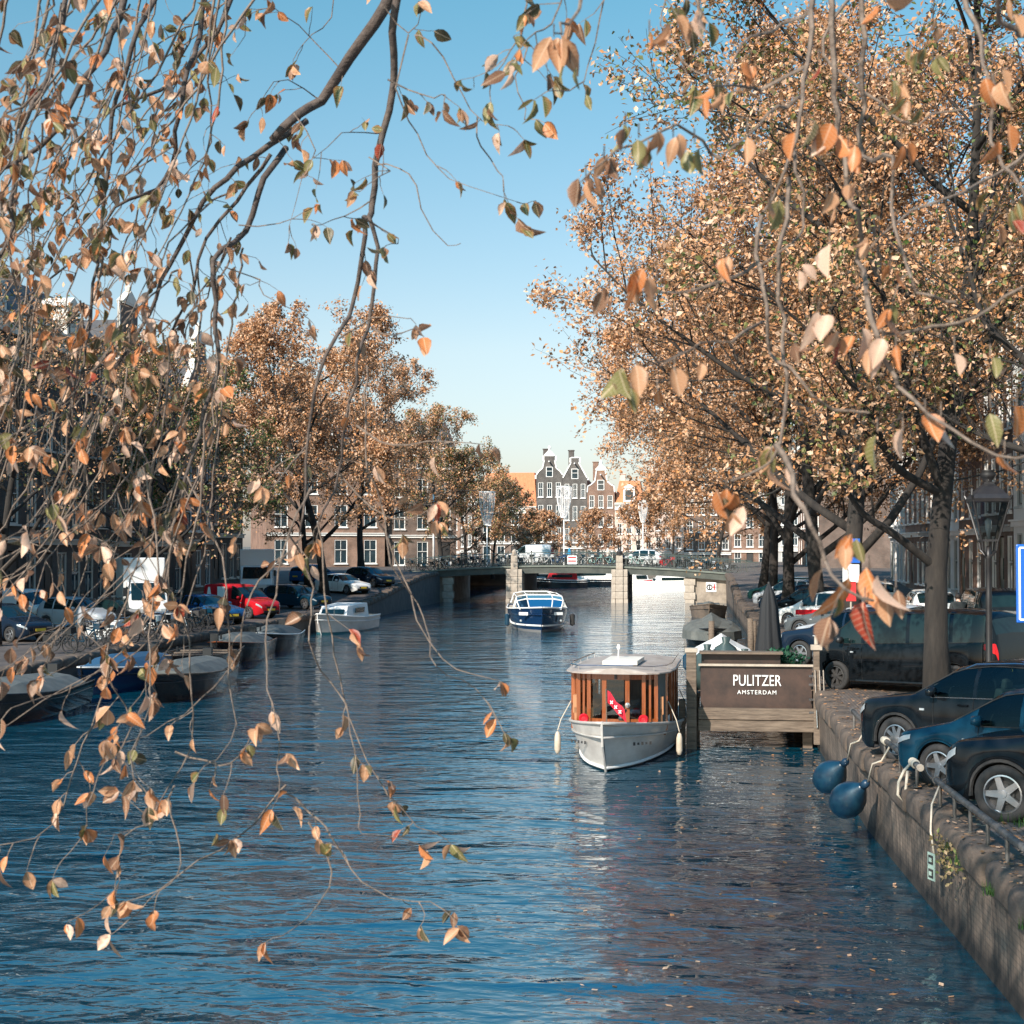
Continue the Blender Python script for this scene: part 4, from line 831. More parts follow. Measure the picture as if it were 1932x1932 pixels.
b = MB(); b.lathe([(.07, 0), (.09, .05), (.05, .12), (.11, .20), (.11, .24)], 10, (3.1, .25, 1.0)); b.box((3.0, .25, 1.1), (.3, .06, .05)); b.build('bollard', DARKM, sb)
for s, x in ((1, 1.6), (-1, 1.9), (1, -1.4), (-1, -1.2)):
    b = MB(); yv = 1.37; b.lathe([(.015, .22), (.045, .19), (.07, .10), (.075, -.18), (.045, -.27), (.01, -.29)], 10, (x, s*yv, .36)); b.build('fender', FENDW, sb, True)
    b = MB(); b.tube([(x, s*yv, .6), (x-.05, s*1.3, .85), (x-.25, s*1.1, 1.25)], .012, 5); b.build('fender_rope', ROPE, sb)
for s in (1, -1):
    b = MB()
    for k in range(5): b.box((0, -.2+.1*k, 0), (.008, .05, .05 if k % 2 else .07))
    o = b.build('name_marks', DARKM, sb); o.location = (3.16, s*.70, .52); o.rotation_euler = (0, 0, s*.62)
# ---- landing stage with the sign
a = at_z(1300, 1412, 0); ly = a.y; lx = a.x; lw_ = 2.95
ls = thing('landing_stage', 'brown wooden landing stage with white lettered front panel and weathered beams', 'jetty', (lx, ly, 0))
b = MB(); b.box((lw_/2+.1, .05, 1.46), (lw_-.35, .08, .98)); b.build('front_panel', BROWNP, ls)
b = MB(); b.box((lw_/2+.1, -.02, 1.985), (lw_-.25, .10, .05)); b.build('panel_cap', STONE, ls)
b = MB(); b.box((lw_/2-.25, .25, 2.12), (lw_-1.1, .3, .24)); b.build('upper_step', BROWNP, ls); b = MB(); b.box((lw_/2-.25, .15, 2.27), (lw_-1.0, .5, .05)); b.build('step_edge', WOODW, ls)
for k, (z, h) in enumerate(((.84, .27), (.56, .26))):
    b = MB(); b.box((lw_/2+.12, -.03+.03*k, z), (lw_-.2, .22, h)); b.build('beam', WOODW, ls, bev=.015)
b = MB(); b.box((.06, -.05, 1.0), (.24, .24, 2.6)); b.build('post', WOODW, ls, bev=.02); b = MB(); b.box((.06, -.05, 2.33), (.30, .30, .10)); b.build('post_cap', STONE, ls, bev=.01)
b = MB(); b.box((-.16, .1, .35), (.16, .2, 1.6)); b.build('pile', WOODW, ls, bev=.02)
b = MB(); b.box((lw_+.02, -.1, 1.25), (.14, .14, 2.2)); b.build('post', WOODW, ls, bev=.01); b = MB(); b.box((lw_+.02, -.1, 2.42), (.26, .22, .12)); b.lathe([(.05, 0), (.05, .2), (.02, .22)], 8, (lw_+.02, -.1, 2.48)); b.build('post_cap', STONE, ls, bev=.01)
for dx in (-.05, .05, .14): 
    b = MB(); b.tube([(lw_+.03+dx, -.2, 1.9), (lw_+.05+dx, -.22, 1.2), (lw_+.08+dx, -.20, .55)], .02, 6); b.build('pipe', CHROME, ls)
for z in (1.75, 1.55, 1.2, .9): 
    b = MB(); b.box((lw_-.10, -.12, z), (.12, .06, .05)); b.build('bracket', CHROME, ls)
b = MB(); b.box((lw_/2, 3.6, 1.25), (lw_-.1, 6.8, .10)); b.build('platform', WOODW, ls)
for x in (.15, lw_-.15):
    for y in (.5, 3.5, 6.5):
        b = MB(); b.box((x, y, .2), (.22, .22, 2.0)); b.build('leg', WOODW, ls)
TXT = mat('white_lettering', (.72, .71, .68), None, rough=.5)
o = inst('lettering', text_mesh('PULITZER', .37, TXT, .012, 1.02), ls, (lw_/2+.12, -.01, 1.50), (pi/2, 0, 0)); o.scale = (.70, 1, 1)
o = inst('lettering', text_mesh('AMSTERDAM', .135, TXT, .012, 1.25), ls, (lw_/2+.12, -.01, 1.30), (pi/2, 0, 0))
# things on the stage
PLANT = leaf_mat('plant_leaf', .25)
def leaf_ball(name, n, c, rad, size, cols, m, parent=None, flat=.6):
    P = nr.normal(size=(n, 3)); P /= np.linalg.norm(P, axis=1)[:, None]; P *= (nr.random((n, 1))**.4)*np.array(rad); P += np.array(c)
    return leaves(name, P, size, cols, m, parent)
def leaves(name, P, size, cols, m, parent=None, droop=.3, kind=None, up=0.0):
    n = len(P); q = nr.normal(size=(n, 3)); q += np.array([-.35, -.55, .6])*up*1.6; q /= np.linalg.norm(q, axis=1)[:, None]
    d = nr.normal(size=(n, 3)); d[:, 2] -= droop; d -= q*(d*q).sum(1)[:, None]; d /= np.linalg.norm(d, axis=1)[:, None]; s = np.cross(q, d); nn = q
    sz = size*nr.uniform(.6, 1.3, (n, 1)); wd = sz*nr.uniform(.22, .36, (n, 1)); ln = sz
    V = np.stack([P, P+d*ln*.5+s*wd+nn*wd*.35, P+d*ln, P+d*ln*.5-s*wd+nn*wd*.35], 1).reshape(-1, 3)
    i = np.arange(n)[:, None]*4; Fq = np.concatenate([i+np.array([[0, 1, 2]]), i+np.array([[0, 2, 3]])], 1).reshape(-1, 3)
    cols = np.array(cols); ci = nr.integers(0, len(cols), n); tn = cols[ci]*nr.uniform(.75, 1.2, (n, 1)); tn = np.repeat(tn, 4, 0)
    me = np_mesh(name, V, Fq, 3, m, tn); o = bpy.data.objects.new(name, me); link(o, parent); return o
cx, cy = lx+lw_-.75, ly+.9
pp = thing('potted_shrub', 'dark green leafy shrub at the corner of the lettered landing stage', 'plant', (cx, cy-.3, 1.3))
b = MB(); b.lathe([(.22, 0), (.30, .5), (.32, .52), (.27, .5)], 12); b.build('pot', DARKM, pp); leaf_ball('foliage', 900, (0, 0, .75), (.62, .42, .32), .11, [(.015, .06, .035), (.02, .09, .045), (.03, .11, .06)], PLANT, pp)
pr = thing('folded_parasol', 'folded black parasol standing beside the shrub on the landing stage', 'parasol', (lx+lw_-.95, ly+2.2, 1.3))
b = MB(); b.tube([(0, 0, 0), (0, 0, 2.6)], .03, 8); b.build('pole', DARKM, pr)
b = MB(); R_ = []
for k, (z, r) in enumerate(((.25, .30), (.5, .32), (1.0, .30), (1.5, .24), (2.0, .20), (2.3, .13), (2.55, .03))): R_.append([(r*(1+.18*math.sin(a*7+k*.3))*math.cos(a), r*(1+.18*math.sin(a*7+k*.3))*math.sin(a), z) for a in np.linspace(0, 2*pi, 28, False)])
b.loft(R_, True, True); b.build('canopy', mat('canvas_black', (.012, .013, .015), None, rough=.8), pr, True); b = MB(); b.box((0, 0, .05), (.5, .5, .1)); b.build('base', STONE, pr)
for k, (dx, dy, s_) in enumerate(((.45, 1.0, 1.0), (.9, 1.25, 1.15), (1.35, 1.05, .9))):
    g_ = MB(); R_ = []
    for z, r in ((0, .26), (.2, .34), (.45, .33), (.6, .22), (.68, .07), (.76, .10)): R_.append([(r*s_*(1+.12*math.sin(a*3+z*9+k))*math.cos(a), r*s_*(1+.12*math.cos(a*4+k))*math.sin(a), z*s_) for a in np.linspace(0, 2*pi, 16, False)])
    g_.loft(R_, True, True); o = g_.build('covered_cushion', mat('cover_teal', (.025, .045, .045), (.05, .075, .07), 3, .5, bump=.5, bscale=8), None, True); o.location = (lx+dx, ly+dy, 1.3+.3*0); o.scale.z = 1.45
    tag(o, 'dark teal covered bundle on the landing stage behind the lettered panel', 'bundle', 'covered bundles on the landing stage')
# ---- small boats along the sunny quay
def mooring_boat(label, u, v, L, B, fb, bow, hullm, railm, dx=0, deckm=TEAK, rz=-90, name='sloop', **k):
    p = at_z(u, v, 0); t = thing(name, label, 'boat', (p.x+dx, p.y+L/2, 0), A(rz)); boat_hull(t, L, B, fb, bow, hullm, deckm, railm, **k); return t
tb = thing('tented_boat', 'boat under a white pitched canvas cover behind the landing stage', 'boat', (1.35, 56, 0), A(-90)); boat_hull(tb, 6.5, 2.5, .6, .8, DKH, TEAK, WOODW)
b = MB(); R_ = []
for x, k in ((2.3, .80), (1.0, 1.0), (-2.2, 1.0), (-3.0, .9)): R_.append([(x, -1.28*k, .66), (x, -1.05*k, .86), (x, -.5*k, 1.12), (x, 0, 1.42*k+.02), (x, .5*k, 1.12), (x, 1.05*k, .86), (x, 1.28*k, .66)])
b.loft(R_, False, False); b.face(R_[0][::-1]); b.build('canvas_cover', CANW, tb); b = MB(); b.tube([(2.35, -1.1, .8), (2.4, -.5, 1.14), (2.42, 0, 1.4), (2.4, .5, 1.14), (2.35, 1.1, .8)], .03, 6); b.build('cover_edge', WHITE, tb)
b = MB(); b.lathe([(.02, -.3), (.11, -.2), (.12, .2), (.02, .3)], 10, (1.4, -1.36, .6)); b.build('fender', BLUEF, tb)
tp = thing('tarped_boat', 'sloop wrapped in dark grey tarpaulin moored beside the wooden piles', 'boat', (1.25, 74, 0), A(-90)); boat_hull(tp, 7.0, 2.7, .65, .95, DKH, TEAK, DKH)
b = MB(); R_ = []
for x, k, hz in ((3.3, .25, 1.05), (2.6, .72, 1.2), (1.5, 1.0, 1.45), (.3, 1.02, 1.25), (-1.0, 1.02, 1.5), (-3.2, .95, 1.1)): R_.append([(x, y*k, zz) for y, zz in ((-1.42, .35), (-1.38, .75), (-1.0, hz*.72), (-.45, hz*.80), (0, hz), (.45, hz*.82), (1.0, hz*.70), (1.38, .75), (1.42, .35))])
b.loft(R_, False); b.face(R_[0]); b.build('tarpaulin', CANV, tp)
rs = mooring_boat('small weathered open sloop with a rusty rounded bow near the bridge abutment', 1338, 1168, 6.0, 2.5, .62, 1.0, mat('hull_rusty', (.07, .06, .05), (.16, .12, .09), 2, .6), WOODW)
b = MB(); b.box((-.5, 0, .75), (2.2, 1.5, .3)); b.lathe([(.5, -.6), (.55, .0), (.3, .25), (.01, .3)], 12, (1.2, 0, .8)); b.build('cover', CANV, rs)
for k, (x, y, h) in enumerate([(2.55, 60.5, 1.9), (1.0, 61.2, 1.75), (2.75, 62.5, 1.7)]+[(2.70+.02*i, 44.5+i*1.35, 1.55+.12*math.sin(i*2.1)) for i in range(9)]):
    o = MB(); o.tube([(0, 0, -1), (.02, .01, h*.5), (.03*math.sin(k), .02, h)], [.13, .125, .115], 8); o = o.build('mooring_pile', WOODW, None, True); o.location = (x, y, 0); tag(o, 'weathered wooden pile standing in the water along the sunny quay', 'pile', 'wooden piles along the quay')
# ---- tour boat
p = at_z(962, 1194, 0)
tr = thing('tour_boat', 'navy blue open tour boat with glass canopy coming from the bridge', 'boat', (p.x+.9, p.y+6.2, 0), A(-90+8)); 
boat_hull(tr, 12.5, 3.5, 1.05, 1.42, NAVYH, TEAK, WHITE, bootm=mat('boot_grey', (.14, .14, .14), None, rough=.5), full=3.2, stern=.9, flare=.82, rail_r=.04, strakem=NAVYH)
b = MB(); S_ = hull_secs(12.5, 3.5, 1.05, 1.42, full=3.2, stern=.9); fs = lambda q, f_: .82+.18*f_**.8
b.tube([(q[0]-(.5*max(0, q[4]-.85)/.15*.75)+q[3]*.25, q[1]*fs(q, .27)+.02, q[2]*.27) for q in S_]+[(q[0]-(.5*max(0, q[4]-.85)/.15*.75)+q[3]*.25, -q[1]*fs(q, .27)-.02, q[2]*.27) for q in S_[::-1]], .05, 6); b.build('white_stripe', WHITE, tr)
b = MB(); cp = []
for x, hw, z in ((4.6, 1.15, 1.32), (3.9, 1.32, 1.80), (2.8, 1.30, 2.0), (-3.5, 1.30, 2.0), (-4.5, 1.3, 1.7)): cp.append((x, hw, z))
fr = MB()
for x, hw, z in cp[1:]: fr.tube([(x, -hw-.18, 1.3), (x, -hw, z-.12), (x, -hw*.6, z), (x, hw*.6, z), (x, hw, z-.12), (x, hw+.18, 1.3)], .035, 5)
for s in (-1, -.55, .55, 1): fr.tube([(x, hw*s, z-(.1 if abs(s) == 1 else 0)) for x, hw, z in cp], .03, 5)
fr.tube([(4.6, -1.15, 1.32), (4.6, 1.15, 1.32)], .03, 5); fr.build('canopy_frame', WHITE, tr)
g = MB()
for (xa, wa, za), (xb, wb_, zb_) in zip(cp, cp[1:]):
    g.face([(xa, -wa*.55, za), (xb, -wb_*.55, zb_), (xb, wb_*.55, zb_), (xa, wa*.55, za)])
    for s in (1, -1): g.face([(xa, s*wa*.55, za), (xb, s*wb_*.55, zb_), (xb, s*wb_, zb_-.1), (xa, s*wa, za-.1)])
g.build('canopy_glass', CLEARG, tr)
for k in range(6):
    for s in (-1, 1):
        b = MB(); b.box((2.6-k*1.1, s*.7, 1.12), (.5, .9, .12)); b.box((2.36-k*1.1, s*.7, 1.38), (.1, .9, .5)); b.build('seat', TEALP, tr)
b = MB(); b.box((3.6, .1, 1.45), (.5, 1.0, .5)); b.build('console', WHITE, tr); b = MB(); b.box((3.87, .1, 1.62), (.02, .9, .3)); b.build('console_screen', TEALP, tr)
for s in (1, -1): inst('name_board', MB().box((0, 0, 0), (.55, .015, .16)).mesh('name_board', SIGNW), tr, (5.22, s*.98, 1.02), (0, 0, -s*A(62)))
for s in (-1, 1):
    b = MB(); b.lathe([(.001, 0), (.07, .0), (.05, .05), (.001, .06)], 10, (5.05, s*1.12, .62), 'x', False); b.build('bow_light', LAMPGL, tr)
    b = MB(); b.lathe([(.02, -.35), (.14, -.28), (.15, .28), (.02, .35)], 10, (3.6, s*1.85, .6)); b.build('fender', BLUEF if s < 0 else RUBBER, tr)
# ---- boats on the shaded side
gc = thing('cabin_cruiser', 'grey-white cabin cruiser moored by the shaded wall beside the ramp', 'boat', (-19.25, 82.5, 0), A(-90-6)); boat_hull(gc, 7.5, 2.5, .75, 1.15, HULLG, TEAK, WHITE, bootm=mat('boot_teal', (.02, .10, .12), None, rough=.4))
b = MB(); b.loft([[(1.7, s*.85, .8) for s in (-1, 1)]+[(1.2, s*.75, 1.45) for s in (1, -1)], [(-1.8, s*1.0, .8) for s in (-1, 1)]+[(-1.8, s*.9, 1.55) for s in (1, -1)]], True, True); b.build('cabin', WHITE, gc)
b = MB(); b.box((-.3, -.97, 1.2), (1.6, .03, .28), (.13, 0, 0)); b.box((-.3, .97, 1.2), (1.6, .03, .28), (-.13, 0, 0)); b.box((1.5, 0, 1.16), (.03, 1.3, .3), (0, -.6, 0)); b.build('cabin_window', CARGLASS, gc)
b = MB(); b.tube([(3.0, -.6, 1.0), (3.0, -.6, 1.5), (3.55, 0, 1.6), (3.0, .6, 1.5), (3.0, .6, 1.0)], .02, 5); b.build('bow_rail', CHROME, gc)
for lab, x, y, L, B, rz, hm, rm, cov in (
 ('dark sloop with white rubbing strake moored beside the blue saloon', -19.2, 68, 7.0, 2.4, -84, DKH, WHITE, 1),
 ('long black barge-like sloop with pale gunwale below the tall white box van', -18.6, 55.5, 9.0, 2.6, -82, DKH, WOODW, 0),
 ('dark open sloop with mahogany rail alongside the black barge-like one', -19.0, 62.0, 7.0, 2.3, -86, DKH, VARN, 1),
 ('low black sloop with a grey canvas cover ahead of the blue-covered boat', -18.9, 40.5, 7.5, 2.5, -86, DKH, DKH, 1),
 ('black sloop lying outside the blue-covered boat', -16.3, 47.5, 8.0, 2.3, -84, DKH, WOODW, 1),
 ('blue-covered motor boat with dark hull on the shaded side', -19.2, 49.5, 7.5, 2.5, -88, NAVYH, WHITE, 2)):
    t = thing('sloop', lab, 'boat', (x, y, 0), A(rz)); boat_hull(t, L, B, .62, .95, hm, DKH, rm, rail_r=.025, strakem=DKH)
    if cov:
        b = MB(); R_ = [[(xx, yy*k, zz) for yy, zz in ((-B*.46, .68), (-B*.25, .68+h_*.7), (0, .68+h_), (B*.25, .68+h_*.7), (B*.46, .68))] for xx, k, h_ in ((L*.3, .6, .25), (L*.15, .95, .5), (-L*.1, 1, .42), (-L*.4, .9, .3))]
        b.loft(R_, False); b.face(R_[0]); b.face(R_[-1]); b.build('cover', CANV if cov == 1 else TEALP, t)
    else:
        for k in range(4):
            b = MB(); b.box((-2.5+k*1.3, 0, .62), (.3, B*.85, .06)); b.build('thwart', WOODW, t)
    b = MB(); b.tube([(L*.42, 0, 1.0), (L*.42, 0, 1.2)], .04, 6); b.box((-L*.42, 0, .95), (.3, .3, .55)); b.build('outboard', BLACK, t)
# ---- boats beyond the bridge
def far_boat(lab, u, v, L, B, hm, cabm, rz, ch=1.0):
    p = at_z(u, v, 0); t = thing('moored_boat', lab, 'boat', (p.x, p.y, 0), A(rz)); boat_hull(t, L, B, .8, 1.15, hm, TEAK, WHITE)
    b = MB(); b.loft([[(L*.18, s*B*.36, .8) for s in (-1, 1)]+[(L*.12, s*B*.32, .8+ch) for s in (1, -1)], [(-L*.34, s*B*.4, .8) for s in (-1, 1)]+[(-L*.32, s*B*.36, .85+ch) for s in (1, -1)]], True, True); c = b.build('cabin', cabm, t)
    for s in (-1, 1):
        b = MB(); b.box((-L*.08, s*B*.375, .8+ch*.58), (L*.34, .03, ch*.36), (-s*.05, 0, 0)); b.build('cabin_window', CARGLASS, t)
    b = MB(); b.box((L*.165, 0, .8+ch*.55), (.03, B*.5, ch*.4), (0, -.3, 0)); b.build('windscreen', CARGLASS, t)
far_boat('red-hulled boat with white wheelhouse moored beyond the bridge', 1201, 1111, 7, 2.6, P_RED, WHITE, -60)
far_boat('white motor yacht moored beyond the bridge next to the red boat', 1260, 1114, 9, 3.0, WHITE, WHITE, 188, .8)
far_boat('dark houseboat with white cabin beyond the middle span of the bridge', 1095, 1106, 12, 3.4, DKH, WHITE, 185, 1.2)
far_boat('low red cabined boat seen under the bridge beside the shaded pier', 1050, 1108, 7, 2.6, DKH, P_RED, 190, .9)
# ================================================================ quay furniture
RAILM = mat('rail_iron', (.055, .05, .045), (.17, .155, .14), 9, .55, .4)
def mooring_rail(label, y0, y1, posts, h=.30, dx=.20):
    t = thing('mooring_rail', label, 'railing', (qx(y0)+dx, y0, 1.41))
    ox, oy = qx(y0)+dx, y0; pts = [(qx(y)+dx-ox, y-oy, h) for y in np.linspace(y0, y1, 9)]
    b = MB(); b.tube(pts, .042, 10); b.build('rail', RAILM, t, True)
    for y in np.linspace(y0+.25, y1-.25, posts):
        b = MB(); b.tube([(qx(y)+dx-ox, y-oy, -.02), (qx(y)+dx-ox, y-oy, h)], .024, 8); b.lathe([(.06, 0), (.06, .02)], 8, (qx(y)+dx-ox, y-oy, -.01)); b.build('post', RAILM, t)
    for y in (y0, y1):
        b = MB(); b.lathe([(.0, -.03), (.05, -.03), (.055, 0), (.05, .03), (.0, .03)], 10, (qx(y)+dx-ox, y-oy, h), 'y', False); b.build('end_cap', STONE if y == y0 else RAILM, t)
    return t
mooring_rail('low iron mooring rail on the coping with a pale end cap', 15.4, 20.3, 6)
mooring_rail('low iron mooring rail wound with pale rope above the blue fenders', 21.4, 28.6, 6)
def rope(label, pts, r=.016): 
    b = MB(); b.tube(pts, r, 6); o = b.build('mooring_rope', ROPE, None, True); return tag(o, label, 'rope')
def fender(label, p, tilt, sc):
    t = thing('ball_fender', label, 'fender', p); t.rotation_euler = tilt; t.scale = (sc, sc, sc)
    b = MB(); b.lathe([(.001, -.42), (.16, -.40), (.29, -.30), (.355, -.12), (.36, .03), (.31, .20), (.20, .38), (.10, .52), (.07, .58)], 28); b.build('ball', BLUEF, t, True)
    b = MB(); b.lathe([(.085, .54), (.085, .68), (.05, .74), (.03, .74)], 14); b.build('neck', mat('fender_neck', (.008, .03, .06), None, rough=.4), t, True); return t
f1 = at_y(1549, 1432, 25.6); f2 = at_y(1588, 1478, 23.4)
q = lambda y, h: Vector((qx(y)+.2, y, 1.41+h))
for lab, c, yy in (('teal blue ball fender hanging at the quay wall, farther from the pale rail end', Vector((qx(27.0)-.36, 27.0, .72)), 26.2), ('deep blue ball fender hanging at the quay wall by the knotted rope', Vector((qx(24.6)-.34, 24.6, .72)), 23.8)):
    d = (q(yy, .05)-c); d.normalize(); e = Vector((0, 0, 1)).rotation_difference(d).to_euler(); fender(lab, c, e, .78)
    nk = c+d*.575
    rope('pale rope tying a blue ball fender over the coping to the rail', [nk, (qx(yy)-.05, (nk.y+yy)/2, 1.38), (qx(yy)+.06, yy, 1.46), q(yy, .30)])['group'] = 'fender ropes'
for k in range(9):
    y = 22.5+k*.09; b = MB(); b.lathe([(.050, -.02), (.066, 0), (.050, .02)], 12, (0, 0, 0), 'y', False)
rw = MB()
for y_ in (21.75, 21.85, 21.95, 24.2, 24.3, 24.4, 24.5, 25.2, 25.3, 25.4): rw.lathe([(.045, -.045), (.066, -.03), (.066, .03), (.045, .045)], 12, (qx(y_)+.2, y_, 1.71), 'y', False)
tag(rw.build('rope_coil', ROPE, None, True), 'pale rope wound round the iron rail above the fenders', 'rope')
rope('knotted pale rope end hanging from the rail over the coping', [(qx(21.9)+.2, 21.9, 1.74), (qx(21.9)+.05, 21.8, 1.60), (qx(21.9)-.03, 21.75, 1.45), (qx(21.9)-.05, 21.7, 1.28), (qx(21.9)+.02, 21.65, 1.18), (qx(21.9)+.06, 21.7, 1.35), (qx(21.9)+.1, 21.8, 1.6)], .022)
rope('thin looped cord hanging from the near rail down to the tag plate', [(qx(20)+.2, 20.0, 1.72), (qx(20)+.02, 19.6, 1.50), (qx(19.3)-.05, 19.4, 1.2), (qx(19.3)-.02, 19.3, .9)], .014)
tg = thing('tag_plate', 'pale green numbered mooring tag hung on the quay wall', 'sign', (qx(19.3)-.06, 19.3, .78)); tg.rotation_euler = (0, 0, A(-70))
b = MB(); b.box((0, 0, 0), (.17, .012, .34)); b.build('plate', mat('tag_green', (.30, .40, .34), None, rough=.6), tg)
for z in (.085, -.085):
    b = MB(); b.box((0, -.010, z), (.11, .008, .11)); b.build('printed_square', DARKM, tg); b = MB(); b.box((0, -.017, z), (.06, .006, .05)); b.build('square_core', MATS['tag_green'], tg)
# ---- street lamp
lp = at_y(1866, 1200, 28.0); lx_ = lp.x
sl = thing('street_lamp', 'old cast-iron street lamp with crowned glass lantern beside the leaning tree', 'lamp', (lx_, 28.0, 1.5))
IRON = mat('lamp_iron', (.010, .009, .010), (.020, .017, .016), 6, .45)
b = MB(); b.lathe([(.16, 0), (.16, .25), (.12, .32), (.12, .8), (.09, .9), (.065, 1.0), (.055, 2.2), (.06, 2.4), (.05, 2.45), (.045, 3.05), (.07, 3.1), (.05, 3.15), (.035, 3.3)], 14); b.build('post', IRON, sl, True)
ZL = 3.30
for k in range(4):
    a = pi/4+k*pi/2; b = MB(); ca, sa = math.cos(a), math.sin(a)
    b.tube([(.04*ca, .04*sa, ZL-.2), (.17*ca, .17*sa, ZL-.08), (.19*ca, .19*sa, ZL+.06), (.21*ca, .21*sa, ZL+.12)], .02, 6); b.build('scroll', IRON, sl)
    b = MB(); b.tube([(.21*ca, .21*sa, ZL+.10), (.45*ca, .45*sa, ZL+.82)], .018, 6); b.build('corner_bar', IRON, sl)
    b = MB(); b.tube([(.45*ca, .45*sa, ZL+.84), (.50*ca, .50*sa, ZL+.92), (.49*ca, .49*sa, ZL+1.02), (.44*ca, .44*sa, ZL+1.0)], .022, 6); b.build('horn', IRON, sl)
    a2 = a+pi/2; g = MB(); g.face([(.205*ca, .205*sa, ZL+.12), (.205*math.cos(a2), .205*math.sin(a2), ZL+.12), (.44*math.cos(a2), .44*math.sin(a2), ZL+.80), (.44*ca, .44*sa, ZL+.80)]); g.build('pane', CLEARG, sl)
sq = lambda r, z: [(r*math.cos(pi/4+k*pi/2), r*math.sin(pi/4+k*pi/2), z) for k in range(4)]
b = MB(); b.loft([sq(.22, ZL+.08), sq(.22, ZL+.12)], True, True); b.build('lantern_base', IRON, sl); b = MB(); b.loft([sq(.46, ZL+.80), sq(.48, ZL+.86), sq(.40, ZL+.94), sq(.20, ZL+1.08), sq(.12, ZL+1.12), sq(.12, ZL+1.16)], True, True); b.build('lantern_roof', IRON, sl)
b = MB(); b.lathe([(.09, ZL+1.14), (.07, ZL+1.18), (.12, ZL+1.24), (.15, ZL+1.30), (.11, ZL+1.36), (.14, ZL+1.38), (.001, ZL+1.38)], 14); b.build('finial', IRON, sl, True)
b = MB(); b.lathe([(.03, ZL+.12), (.035, ZL+.26), (.06, ZL+.3), (.06, ZL+.46), (.02, ZL+.5)], 10); b.build('bulb', LAMPGL, sl, True)
# ---- signs
def post_sign(label, p, H, boards):
    t = thing('sign_post', label, 'sign', p); b = MB(); b.tube([(0, 0, 0), (0, 0, H)], .03, 8); b.build('post', STONE, t)
    for nm, m_, z, wv, hv, txt in boards:
        b = MB(); b.box((0, -.045, z), (wv, .02, hv)); o = b.build(nm, m_, t)
        if txt: inst('letter', text_mesh(txt, hv*.62, SIGNW, .004), o, (0, -.062, z-hv*.2), (pi/2, 0, 0))
    return t
post_sign('sign post with blue parking board, white plate and red tag on the sunny quay', (at_z(1484, 1160, 1.45).x+.2, 47.0, 1.45), 3.55, [('parking_board', SIGNB, 3.2, .55, .75, 'P'), ('white_plate', SIGNW, 2.5, .5, .55, None), ('red_plate', SIGNR, 1.95, .3, .6, None)])
pz = at_y(1931, 1090, 24.6); ps = thing('parking_sign', 'large blue parking sign on a grey post at the street side', 'sign', (pz.x+.28, 24.6, 1.55))
b = MB(); b.box((0, 0, 1.4), (.10, .10, 2.8)); b.build('post', STONE, ps); b = MB(); b.box((-.0, -.07, 2.65), (.82, .04, 1.25)); o = b.build('board', SIGNB, ps, bev=.02)
b = MB()
for c_, d_ in (((0, -.095, 3.22), (.72, .008, .03)), ((0, -.095, 2.08), (.72, .008, .03)), ((-.36, -.095, 2.65), (.03, .0085, 1.14)), ((.36, -.095, 2.65), (.03, .0085, 1.14))): b.box(c_, d_)
b.build('border', SIGNW, o); inst('letter', text_mesh('P', .8, SIGNW, .004), o, (0.02, -.097, 2.35), (pi/2, 0, 0)); b = MB(); b.box((0, -.06, 1.78), (.5, .03, .35)); b.build('grey_plate', STONE, ps)
# ---- hanging light baskets on the bridge
NET = mat('string_lights', (.74, .72, .70), None, rough=.6)
def basket(label, u, v0, v1, wpx, y):
    a, c = at_y(u, v0, y), at_y(u, v1, y); s = y/F; H = a.z-c.z; r = wpx*s/2; base = zb(a.x)+.0
    t = thing('light_basket', label, 'lamp', (a.x, y, base)); b = MB(); b.tube([(0, 0, 0), (0, 0, c.z-base+.2)], .06, 8); b.build('pole', WHITE, t)
    z0_ = c.z-base; st = MB()
    for k in range(22):
        an = 2*pi*k/22; st.tube([(r*(1-.62*s_**2.2)*math.cos(an), r*(1-.62*s_**2.2)*math.sin(an), z0_+H*(1-s_)) for s_ in np.linspace(0, 1, 7)], .017, 4)
    for k in range(9):
        an = 2*pi*k/9; st.tube([(r*.55*math.cos(an), r*.55*math.sin(an), z0_+H), (r*.2*math.cos(an), r*.2*math.sin(an), z0_+.1)], .014, 4)
    st.build('light_strands', NET, t)
    for z, rr in ((z0_+H, r*1.03), (z0_, r*.40)):
        b = MB(); b.lathe([(rr-.03, z-.03), (rr+.03, z-.03), (rr+.03, z+.03), (rr-.03, z+.03), (rr-.03, z-.03)], 20, cap=False); b.build('ring', WHITE, t)
basket('tapering basket of white light strands on a pole before the far trees', 919, 928, 990, 30, 128.2)
basket('tapering basket of white light strands before the spout-gabled house', 1064, 918, 976, 29, 128.6)
basket('smaller white strand basket farther over the sunny half of the bridge', 1213, 945, 985, 18, 138.2)
b = MB(); b.tube([(0, 0, 0), (0, 0, 6.6)], [.10, .07], 8); o = b.build('light_mast', WHITE, None, True); pm_ = at_y(818, 1060, 127.5); o.location = (pm_.x, 127.5, zb(pm_.x)-.05); tag(o, 'white mast at the shaded end of the bridge', 'mast')
